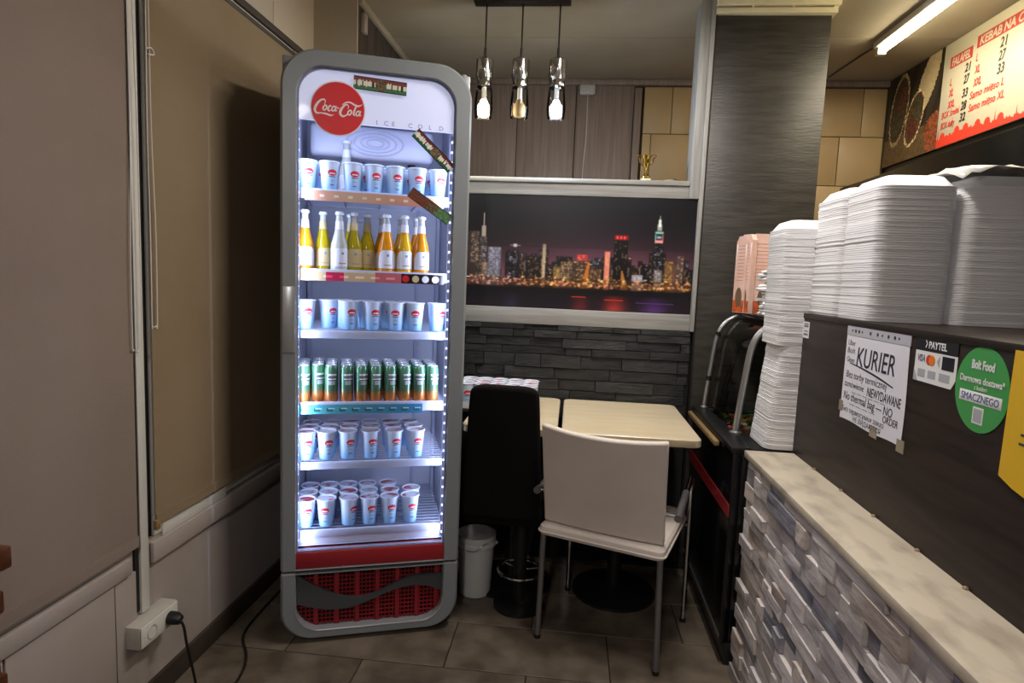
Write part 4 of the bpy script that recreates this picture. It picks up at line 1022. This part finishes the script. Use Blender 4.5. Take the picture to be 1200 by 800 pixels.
# ================================================================== foam box stacks
BW, BL = 0.186, 0.405
def make_foam():
    m = MB()
    def loop(x0, x1, y0, y1, r, z_): return [(p[0], p[1], z_) for p in rrect(x0, x1, y0, y1, r, r, r, r, 3)]
    for y0, y1 in ((0.0, BL / 2 - 0.002), (BL / 2 + 0.002, BL)):
        m.loops([loop(0.004, BW - 0.004, y0 + 0.004, y1 - 0.004, 0.026, 0.0), loop(0.0006, BW - 0.0006, y0 + 0.0006, y1 - 0.0006, 0.028, 0.0002), loop(0, BW, y0, y1, 0.028, 0.0015), loop(0.0004, BW - 0.0004, y0 + 0.0004, y1 - 0.0004, 0.028, 0.0054), loop(0.005, BW - 0.005, y0 + 0.005, y1 - 0.005, 0.026, 0.0058),
                 loop(0.022, BW - 0.022, y0 + 0.022, y1 - 0.022, 0.024, 0.031), loop(0.030, BW - 0.030, y0 + 0.030, y1 - 0.030, 0.020, 0.034)], True, False, True)
    m.box(0.04, BL / 2 - 0.006, 0.0008, BW - 0.04, BL / 2 + 0.006, 0.0036)
    return m.build('foam_box', 'foam', ang=50)
fb0 = make_foam(); fcount = [0]
def foam_stack(n, base, org, rz, lean, pitch, label, group, cat='box'):
    for i in range(n):
        o = fb0 if fcount[0] == 0 else fb0.copy()
        if fcount[0]: COL.objects.link(o)
        fcount[0] += 1
        t = i / max(n - 1, 1)
        o.location = (org[0] + lean[0] * t + random.uniform(-.0005, .0005) + (0.0015 if (i // 9) % 2 else 0), org[1] + lean[1] * t + random.uniform(-.0005, .0005), base + i * pitch)
        o.rotation_euler = (0, 0, rz + random.uniform(-.003, .003)); tag(o, label, cat, group)
foam_stack(60, 1.2065, (0.738, 1.592), 0.0, (0.0, 0.0), 0.0056, 'white foam takeout box in the tall stack on the counter nearest the panel', 'foam boxes in the tall counter stack')
foam_stack(60, 1.2065, (0.930, 1.580), 0.0, (0.004, 0.0), 0.0056, 'white foam takeout box in the stack under the clear wrap', 'foam boxes in the wrapped stack')
# two batches one on the other beyond the end of the half wall (long side across)
foam_stack(60, 0.7615, (1.046, 1.985), math.radians(90), (0.030, 0.0), 0.0056, 'white foam takeout box in the lower leaning batch at the ledge end', 'foam boxes in the lower batch')
foam_stack(66, 1.0985, (1.060, 1.985), math.radians(90), (-0.004, 0.0), 0.0056, 'white foam takeout box in the upper batch at the ledge end', 'foam boxes in the upper batch')
# clear wrap crumpled over the second stack
wrp = MB(); nx, ny = 14, 12; G_ = []
rw = np.random.default_rng(8)
for j in range(ny + 1):
    rowv = []
    for i in range(nx + 1):
        u, v = i / nx, j / ny; x = 0.906 + 0.26 * u; yv = 1.565 + 0.42 * v
        zt = 1.584 + 0.010 * rw.random() + 0.012 * abs(math.sin(u * 7 + v * 3))
        if v < 0.12: zt -= (0.12 - v) * 0.22 * (0.6 + 0.4 * math.sin(u * 11))
        if u < 0.10: zt -= (0.10 - u) * 0.16
        rowv.append(wrp.bm.verts.new((x, yv, zt)))
    G_.append(rowv)
for j in range(ny):
    for i in range(nx): wrp.bm.faces.new((G_[j][i], G_[j][i + 1], G_[j + 1][i + 1], G_[j + 1][i]))
wo = wrp.build('plastic_wrap', 'wrap', None, smooth=True, ang=25); md = wo.modifiers.new('thick', 'SOLIDIFY'); md.thickness = 0.0008
tag(wo, 'crumpled pale plastic wrap lying over the right foam stack', 'plastic wrap')

# ================================================================== display case
dc = thing('display_case', 'black salad display case with curved glass guard and steel tubes', 'display case', (0.55, 2.0, 0.0))
def dbox(nm, mat, a, b, bev=0.002, par=dc): return box(nm, mat, a, b, par, bev)
dbox('body_front', 'case_black', (0.0, 0.0, 0.08), (0.03, 0.665, 0.735)); dbox('body_end', 'case_black', (0.03, 0.0, 0.08), (0.60, 0.03, 0.735)); dbox('body_end', 'case_black', (0.03, 0.635, 0.08), (0.60, 0.665, 0.735))
dbox('body_back', 'case_black', (0.57, 0.03, 0.08), (0.60, 0.635, 0.735)); dbox('toe_kick', 'case_frame', (0.02, 0.0, 0.0), (0.58, 0.665, 0.08)); dbox('well_floor', 'steel', (0.03, 0.03, 0.665), (0.57, 0.635, 0.675))
dbox('top_frame', 'case_frame', (-0.006, 0.0, 0.735), (0.055, 0.668, 0.758), 0.004); dbox('top_frame', 'case_frame', (0.055, 0.0, 0.735), (0.60, 0.205, 0.758), 0.004); dbox('top_frame', 'case_frame', (0.055, 0.620, 0.735), (0.60, 0.668, 0.758), 0.004); dbox('top_frame', 'case_frame', (0.50, 0.205, 0.735), (0.60, 0.620, 0.758), 0.004)
dbox('red_stripe', 'red_stripe', (-0.003, 0.0, 0.518), (0.001, 0.665, 0.562), 0.0); dbox('steel_line', 'steel', (-0.003, 0.0, 0.100), (0.0, 0.665, 0.108), 0.0)
dbox('wood_edge', 'wood_strip', (-0.024, 0.16, 0.716), (-0.006, 0.66, 0.735), 0.003)
near = spline([(0.058, 0.205, 0.757), (0.064, 0.205, 0.83), (0.074, 0.205, 0.93), (0.090, 0.205, 1.06), (0.118, 0.205, 1.122), (0.170, 0.205, 1.155), (0.26, 0.205, 1.155)], 5)
far = [(p.x - 0.02 if p.z < 1.1 else p.x - 0.02, 0.640, p.z) for p in near]
MB().tube(near, 0.0125, 12).build('guard_tube', 'steel', dc); MB().tube(far, 0.0100, 12).build('guard_tube', 'steel', dc)
MB().lathe([(0.022, 0), (0.022, 0.006), (0.014, 0.010)], 16, (0.058, 0.205, 0.756)).build('tube_flange', 'steel', dc); MB().lathe([(0.016, 0), (0.016, 0.006), (0.010, 0.010)], 16, (0.038, 0.640, 0.756)).build('tube_flange', 'steel', dc)
for p in (far[8], far[16]): MB().lathe([(0.011, -0.01), (0.011, 0.01)], 12, (p[0], p[1], p[2])).build('clamp', 'black_plastic', dc)
m = MB(); sub = near[2:]
m.loops([[(p.x + 0.016, 0.215, p.z - 0.004) for p in sub], [(p.x - 0.002, 0.632, p.z - 0.004) for p in sub]], False)
m.build('guard_glass', 'guard_glass', dc)
dbox('top_shelf', 'case_black', (0.150, 0.195, 1.160), (0.58, 0.660, 1.176), 0.003)
for x in (0.56,):
    for yv in (0.22, 0.63): dbox('shelf_post', 'steel', (x - 0.01, yv - 0.01, 0.757), (x + 0.01, yv + 0.01, 1.160), 0.002)
def food_tray(label, y0, y1, kinds, seed):
    t = thing('food_tray', label, 'tray', (0.615, y0, 0.675)); w_, d_ = 0.42, y1 - y0
    m = MB(); m.box(0, 0, 0, w_, d_, 0.003).box(0, 0, 0, 0.003, d_, 0.06).box(w_ - 0.003, 0, 0, w_, d_, 0.06).box(0, 0, 0, w_, 0.003, 0.06).box(0, d_ - 0.003, 0, w_, d_, 0.06)
    m.build('pan', 'steel', t, smooth=False); rg = random.Random(seed)
    for kd in kinds:
        m = MB()
        for k in range(46):
            c = (rg.uniform(0.02, w_ - 0.02), rg.uniform(0.015, d_ - 0.015), rg.uniform(0.035, 0.072)); sz = (rg.uniform(.018, .04), rg.uniform(.010, .022), rg.uniform(.004, .010))
            m.obox(c, sz, Matrix.Rotation(rg.uniform(0, 6), 3, 'Z') @ Matrix.Rotation(rg.uniform(-.7, .7), 3, 'X'), 0.002)
        tag(m.build('chopped_' + kd, kd, t), kind='stuff')
food_tray('steel pan of green lettuce with carrot in the display case', 2.50, 2.615, ['lettuce', 'carrot'], 1)
food_tray('steel pan of yellow corn and cabbage in the display case', 2.375, 2.49, ['corn', 'cabbage', 'lettuce'], 2)
food_tray('steel pan of tomato and lettuce nearest the ledge end', 2.245, 2.365, ['tomato', 'lettuce', 'cabbage'], 3)

# ---- paper kebab pockets and white bags on the glass guard shelf
def pocket(loc, rz, w_, h_, label):
    t = thing('kebab_pocket', label, 'paper pocket', loc, rz)
    MB().prism([(-w_ / 2, 0), (w_ / 2, 0), (w_ / 2, h_ * 0.93), (w_ * .42, h_ * 0.95), (w_ * .30, h_), (-w_ * .30, h_), (-w_ * .42, h_ * .95), (-w_ / 2, h_ * .93)], 'y', 0.0, 0.022).build('sleeve', 'pink_card', t, smooth=False)
    box('print_base', 'card_orange', (-w_ / 2 + .001, -0.0006, 0.002), (w_ / 2 - .001, 0.0004, 0.05), t)
    for k in range(11): box('printed_line', 'card_line', (-w_ * .30, -0.0006, h_ * (.42 + k * .045)), (w_ * .30, 0.0004, h_ * (.42 + k * .045) + 0.003), t)
    for s in (-1, 1): MB().prism([(s * w_ * .40, h_ * .70), (s * w_ * .34, h_ * .88), (s * w_ * .46, h_ * .9)], 'y', -0.0006, 0.0004).build('printed_mark', 'white_ink', t, smooth=False)
    MB().prism([(0.02 * math.cos(a), h_ * .2 + 0.04 * math.sin(a)) for a in [2 * math.pi * i / 18 for i in range(18)]], 'y', -0.0009, 0.0003).build('printed_figure', 'brown_card', t, smooth=False)
    return t
pocket((0.752, 2.50, 1.176), -0.12, 0.135, 0.315, 'front pink printed paper kebab pocket facing the room')
pocket((0.742, 2.528, 1.176), -0.10, 0.135, 0.308, 'pink kebab pocket right behind the front pocket')
for k, (x, yv, a) in enumerate(((0.680, 2.515, 1.15), (0.668, 2.535, 1.2))):
    pocket((x, yv, 1.176), -a, 0.07, 0.312 - 0.006 * k, ('narrow pink pocket turned sideways at the left of the pockets', 'outermost pink pocket turned sideways against the pillar')[k])
rb_ = random.Random(9)
for k in range(13):                                                     # ragged pile of white paper bags
    zc = 1.177 + k * 0.013; m = MB(); nP = 16
    base = [(0.085 * (1 + rb_.uniform(-.22, .16)) * math.cos(a), 0.075 * (1 + rb_.uniform(-.22, .16)) * math.sin(a)) for a in [2 * math.pi * i / nP for i in range(nP)]]
    ox, oy = rb_.uniform(-.010, .010), rb_.uniform(-.008, .008)
    L0 = [(p[0] * .96, p[1] * .96, 0.0) for p in base]; L1 = [(p[0], p[1], 0.006 + rb_.uniform(-.003, .004)) for p in base]; L2 = [(p[0] * .9, p[1] * .9, 0.0125) for p in base]
    o = m.loops([L0, L1, L2], True, True, True).build('paper_bag', 'bag_white', None, smooth=False); o.location = (0.790 + ox, 2.365 + oy, zc)
    tag(o, 'crumpled white paper bag in the ragged pile beside the foam stack', 'paper bag', 'white paper bags in the ragged pile')

# ================================================================== tables
def table(label, x0, x1, y0, y1):
    t = thing('cafe_table', label, 'table', ((x0 + x1) / 2, (y0 + y1) / 2, 0)); hx, hy = (x1 - x0) / 2, (y1 - y0) / 2
    m = MB(); P = lambda ins, z_: [(p[0], p[1], z_) for p in rrect(-hx + ins, hx - ins, -hy + ins, hy - ins, .03, .03, .03, .03, 5)]
    m.loops([P(.002, .722), P(0, .725), P(0, .747), P(.003, .75)], True, True, True); m.build('tabletop', 'table_top', t)
    box('apron_frame', 'case_frame', (-hx + .06, -hy + .06, .70), (hx - .06, hy - .06, .722), t)
    MB().tube([(0, 0.05, 0.03), (0, 0.05, 0.70)], 0.030, 14).build('pedestal', 'case_frame', t)
    MB().lathe([(0.17, 0), (0.17, 0.012), (0.03, 0.035)], 24, (0, 0.05, 0)).build('base_plate', 'case_frame', t)
    for x in (-.06, .03, .09): MB().tube([(x, -hy + .05, .722), (x + .004, -hy + .055, .66)], 0.0025, 6).build('hook', 'steel', t)
    return t
table('beige laminate cafe table behind the white chair', -0.014, 0.470, 2.085, 2.690)
table('beige cafe table behind the black chair carrying a tray of cups', -0.374, -0.030, 2.110, 2.690)
# tray of cups on the left table
ty = thing('cup_tray', 'shallow cardboard tray holding yoghurt cups on the left table', 'tray', (-0.278, 2.45, 0.7505))
m = MB(); m.box(-0.168, -0.095, 0, 0.162, 0.095, 0.003).box(-0.168, -0.095, 0, 0.162, -0.093, 0.03).box(-0.168, 0.093, 0, 0.162, 0.095, 0.03).box(-0.168, -0.095, 0, -0.166, 0.095, 0.03).box(0.160, -0.095, 0, 0.162, 0.095, 0.03)
m.build('tray_card', 'bag_white', ty, smooth=False)
for j in range(3):
    for i in range(5):
        put_cup((-0.278 - 0.130 + i * 0.0635, 2.45 - 0.0615 + j * 0.0615, 0.7537), random.uniform(-.6, .6), 'yoghurt cup with foil lid packed in the tray on the table', 'cups in the tray on the table')

# ================================================================== white chair
wc = thing('armchair', 'cream leather chair with steel legs and arm loops, back to viewer', 'chair', (0.134, 1.985, 0), math.radians(-20))
# local frame: x across, y forward (towards the table); rear legs at y=0
hw = 0.212
def sheet(mb, P, nu, nv, th):
    g = [[Vector(P(i / nu, j / nv)) for i in range(nu + 1)] for j in range(nv + 1)]
    f = [[mb.bm.verts.new(v) for v in r] for r in g]; b = []
    for j in range(nv + 1):
        r = []
        for i in range(nu + 1):
            du = g[j][min(i + 1, nu)] - g[j][max(i - 1, 0)]; dv = g[min(j + 1, nv)][i] - g[max(j - 1, 0)][i]
            r.append(mb.bm.verts.new(g[j][i] + du.cross(dv).normalized() * th))
        b.append(r)
    for j in range(nv):
        for i in range(nu):
            mb.bm.faces.new((f[j][i], f[j][i + 1], f[j + 1][i + 1], f[j + 1][i])); mb.bm.faces.new((b[j][i], b[j + 1][i], b[j + 1][i + 1], b[j][i + 1]))
    for i in range(nu): mb.bm.faces.new((f[0][i + 1], f[0][i], b[0][i], b[0][i + 1])); mb.bm.faces.new((f[nv][i], f[nv][i + 1], b[nv][i + 1], b[nv][i]))
    for j in range(nv): mb.bm.faces.new((f[j][0], f[j + 1][0], b[j + 1][0], b[j][0])); mb.bm.faces.new((f[j + 1][nu], f[j][nu], b[j][nu], b[j + 1][nu]))
m = MB()
def backP(u, v):
    x = (u - .5) * 2 * (hw - 0.002 + 0.006 * v); c = (x / hw) ** 2
    return (x, 0.010 - 0.055 * v - 0.034 * (1 - c) * (0.35 + 0.65 * v), 0.435 + v * (0.355 + 0.012 * c - 0.012))
sheet(m, backP, 16, 10, -0.024); bk = m.build('backrest', 'cream_leather', wc); bv = bk.modifiers.new('round', 'BEVEL'); bv.width = 0.007; bv.segments = 3; bv.limit_method = 'ANGLE'
m = MB(); P = lambda ins, z_: [(p[0], p[1], z_) for p in rrect(-hw - .008 + ins, hw + .008 - ins, -0.026 + ins, 0.405 - ins, .025, .025, .05, .05, 6)]
m.loops([P(.012, .392), P(.003, .397), P(0, .410), P(.003, .424), P(.012, .432), P(.05, .434)], True, True, True); m.build('seat', 'cream_leather', wc)
MB().tube([(p[0], p[1], 0.4075) for p in rrect(-hw - .009, hw + .009, -0.027, 0.406, .025, .025, .05, .05, 6)], 0.0035, 6, closed=True).build('seat_piping', 'cream_leather', wc)
for s in (-1, 1):
    lg1 = MB().tube([(s * (hw - .008), -0.004, 0.395), (s * hw, 0.0, 0.012)], 0.0105, 12).build('leg', 'satin_steel', wc)
    MB().lathe([(0.012, 0), (0.012, 0.014)], 12, (s * hw, 0.0, 0)).build('foot_cap', 'black_plastic', lg1)
    lp = spline([(s * (hw + .022), 0.37, 0.012), (s * (hw + .022), 0.365, 0.30), (s * (hw + .022), 0.355, 0.52), (s * (hw + .022), 0.345, 0.566), (s * (hw + .022), 0.325, 0.574), (s * (hw + .026), 0.26, 0.566), (s * (hw + (.040 if s > 0 else .022)), -0.005, 0.545)], 5)
    ar = MB().tube(lp, 0.0095, 12).build('front_leg_and_arm', 'chrome', wc)
    MB().tube([(s * (hw + .027), 0.20, 0.561), (s * (hw + (.040 if s > 0 else .022)), -0.014, 0.5445)], 0.0125, 12).build('arm_grip', 'satin_steel', ar)
    MB().tube([(s * (hw + (.038 if s > 0 else .022)), 0.004, 0.546), (s * (hw - .012), 0.005, 0.546)], 0.006, 8).build('arm_bracket', 'chrome', ar)
    MB().lathe([(0.012, 0), (0.012, 0.014)], 12, (s * (hw + .022), 0.37, 0)).build('foot_cap', 'black_plastic', ar)
MB().tube([(-hw + .01, 0.02, 0.385), (hw - .01, 0.02, 0.385)], 0.008, 8).build('under_rail', 'satin_steel', wc); MB().tube([(-hw - .02, 0.355, 0.385), (hw + .02, 0.355, 0.385)], 0.008, 8).build('under_rail', 'chrome', wc)

# ================================================================== black chair
bc = thing('black_chair', 'high-backed black cloth chair standing between cooler and cream chair', 'chair', (-0.218, 2.075, 0), math.radians(-2))
m = MB()
def bP(u, v):
    hwv = 0.146 - 0.022 * v ** 1.2; x = (u - .5) * 2 * hwv; c = abs(u - .5) * 2
    zt = 0.415 + v * 0.490
    if v > 0.9: zt -= 0.020 * c ** 6
    return (x, -0.03 * v + 0.012 * c ** 2, zt)
sheet(m, bP, 14, 12, -0.045); o = m.build('backrest', 'black_cloth', bc); bv = o.modifiers.new('round', 'BEVEL'); bv.width = 0.014; bv.segments = 3; bv.limit_method = 'ANGLE'
MB().box(-0.142, 0.02, 0.385, 0.142, 0.36, 0.455, bev=0.02, seg=3).build('seat', 'black_cloth', bc)
MB().tube([(0.06, 0.19, 0.02), (0.06, 0.19, 0.39)], 0.026, 14).build('post', 'black_plastic', bc)
MB().lathe([(0.100, 0.0), (0.100, 0.008), (0.03, 0.028)], 26, (0.06, 0.19, 0)).build('base_plate', 'black_plastic', bc)
MB().tube([(0.06 + 0.085 * math.cos(a), 0.19 + 0.085 * math.sin(a), 0.145) for a in [2 * math.pi * i / 26 for i in range(26)]], 0.006, 8, closed=True).build('foot_ring', 'chrome', bc)
for a in (0.4, 2.5, 4.6): MB().tube([(0.06, 0.19, 0.145), (0.06 + 0.085 * math.cos(a), 0.19 + 0.085 * math.sin(a), 0.145)], 0.004, 6).build('ring_spoke', 'chrome', bc)

# ================================================================== bucket
bk = thing('white_bucket', 'small white plastic bucket with lid and wire handle under the table', 'bucket', (-0.337, 2.335, 0))
MB().lathe([(0.058, 0), (0.062, 0.004), (0.072, 0.205), (0.080, 0.208), (0.080, 0.222), (0.076, 0.226), (0.079, 0.245), (0.079, 0.252), (0.073, 0.250), (0.068, 0.215), (0.0, 0.205)], 28, cap1=False).build('body', 'bucket', bk)
MB().tube(spline([(-0.079, 0.0, 0.222), (-0.055, -0.050, 0.210), (0.0, -0.078, 0.205), (0.045, -0.062, 0.232), (0.079, 0.0, 0.222)], 6), 0.0035, 8).build('handle', 'bucket_inner', bk)
for s in (-1, 1): MB().lathe([(0.007, -.004), (0.007, .004)], 10, (s * 0.080, 0, 0.216)).build('handle_lug', 'bucket', bk)

# ================================================================== left wall things
def blind(label, y0, y1, z0, z1, mat, x, chain, seed):
    t = thing('roller_blind', label, 'blind', (x, y0, z0)); L = y1 - y0; rg = random.Random(seed)
    ph = rg.uniform(0, 6)
    def bl(u, v): return (0.004 + 0.0022 * math.sin(u * 9 + ph) * (1 - v) + 0.0012 * math.sin(u * 23 + ph) * (1 - v), u * L, v * (z1 - z0))
    m = MB(); sheet(m, bl, 40, 8, 0.0012); m.build('fabric', mat, t)
    m = MB(); sheet(m, lambda u, v: (0.0058 + 0.0022 * math.sin(u * 9 + ph), u * L, v * 0.030), 40, 1, 0.0022); m.build('hem_bar', mat, t)
    MB().tube([(0.0, 0.0, z1 - z0), (0.0, L, z1 - z0)], 0.010, 12).build('roller', 'panel_dark', t)
    return t
blind('wide brown-grey roller blind nearest the viewer on the left wall', 0.32, 1.490, 0.505, 2.135, 'blind', WL + 0.012, 0, 1)
b2 = blind('warm brown roller blind next to the cooler', 1.566, 2.430, 0.535, 2.135, 'blind_warm', WL + 0.010, 0, 2)
box('hem_end', 'wood_strip', (0.002, -0.010, -0.012), (0.014, 0.006, 0.016), b2, bev=0.001)
def chain(label, yA, yB, zlow, ztop, tw):
    t = thing('blind_chain', label, 'cord', (WL + 0.022, (yA + yB) / 2, zlow)); d = (yB - yA) / 2; h = ztop - zlow
    pts = [(0, -d * .4, h), (0.002, -d * .7 + tw, h * .55), (0.002, -d, h * .25), (0.001, -d, d * 1.5), (0, -d * .7, d * .4), (0, 0, 0), (0, d * .7, d * .4), (0.001, d, d * 1.5), (0.002, d, h * .25), (0.002, d * .7 + tw, h * .55), (0, d * .4, h)]
    MB().tube(spline(pts, 8), 0.0014, 6).build('cord_loop', 'white_plastic', t); return t
chain('long white bead chain of the near blind hanging lower', 1.480, 1.515, 1.045, 2.13, 0.004)
c2 = chain('white cord of the far blind hanging higher beside dark gap', 1.556, 1.578, 1.105, 2.13, -0.006)
MB().tube(spline([(0.003, -0.014, 0.735), (0.006, 0.004, 0.742), (0.004, 0.016, 0.730), (0.0, -0.002, 0.725)], 4), 0.0022, 6).build('knot', 'white_plastic', c2)
sk_ = thing('surface_socket', 'white surface-mounted double socket low on the left wall', 'socket', (WL, 1.52, 0.245))
box('box', 'socket_plastic', (0.0, -0.078, -0.012), (0.050, 0.078, 0.052), sk_, bev=0.003); box('face_plate', 'white_plastic', (0.050, -0.076, -0.010), (0.055, 0.076, 0.050), sk_, bev=0.003)
MB().tube([(0.0555, -0.036 + 0.018 * math.cos(a), 0.020 + 0.018 * math.sin(a)) for a in [2 * math.pi * i / 16 for i in range(16)]], 0.0016, 6, closed=True).build('outlet_ring', 'socket_plastic', sk_)
pg = thing('plugged_cable', 'black plug in the left socket with cable to the floor', 'cable', (WL + 0.055, 1.558, 0.262))
MB().tube([(0.0005, 0, 0), (0.020, 0, 0), (0.034, 0, -0.004)], [0.019, 0.018, 0.013], 14).build('plug', 'black_plastic', pg)
MB().tube(spline([(0.030, 0, -0.004), (0.040, 0.004, -0.025), (0.046, 0.010, -0.09), (0.060, 0.02, -0.19), (0.075, 0.01, -0.246), (0.11, -0.05, -0.2575), (0.17, -0.20, -0.2575), (0.15, -0.5, -0.2575)], 6), 0.0040, 8).build('cable', 'cable', pg)
tag(MB().tube(spline([(-1.10, 2.30, 0.0045), (-1.10, 2.05, 0.0045), (-1.085, 1.90, 0.0045), (-1.02, 1.80, 0.0045), (-0.985, 1.72, 0.0045), (-0.975, 1.62, 0.0045), (-1.0, 1.45, 0.0045), (-1.05, 1.2, 0.0045)], 6), 0.0042, 8).build('floor_cable', 'cable'),
    'black cable lying on the floor tiles left of the cooler', 'cable')
# wooden chair at the left edge
wd_ = thing('wooden_chair', 'brown wooden chair at the left picture edge', 'chair', (-0.975, 0.72, 0))
for x in (-0.155, 0.13):
    MB().obox((x, 0.05, 0.42), (0.030, 0.030, 0.84), Matrix.Rotation(0.02, 3, 'X'), 0.004).build('rear_post', 'chair_wood', wd_)
    MB().box(x - 0.015, -0.36, 0, x + 0.015, -0.33, 0.42, bev=0.004).build('front_leg', 'chair_wood', wd_)
MB().box(-0.175, 0.040, 0.826, 0.172, 0.060, 0.860, bev=0.004).build('top_rail', 'chair_wood', wd_)
MB().box(-0.165, 0.040, 0.755, 0.158, 0.058, 0.790, bev=0.004).build('back_slat', 'chair_wood', wd_); MB().box(-0.165, 0.040, 0.62, 0.158, 0.058, 0.66, bev=0.004).build('back_slat', 'chair_wood', wd_)
MB().box(-0.18, -0.37, 0.42, 0.16, 0.06, 0.445, bev=0.006).build('seat', 'chair_wood', wd_)
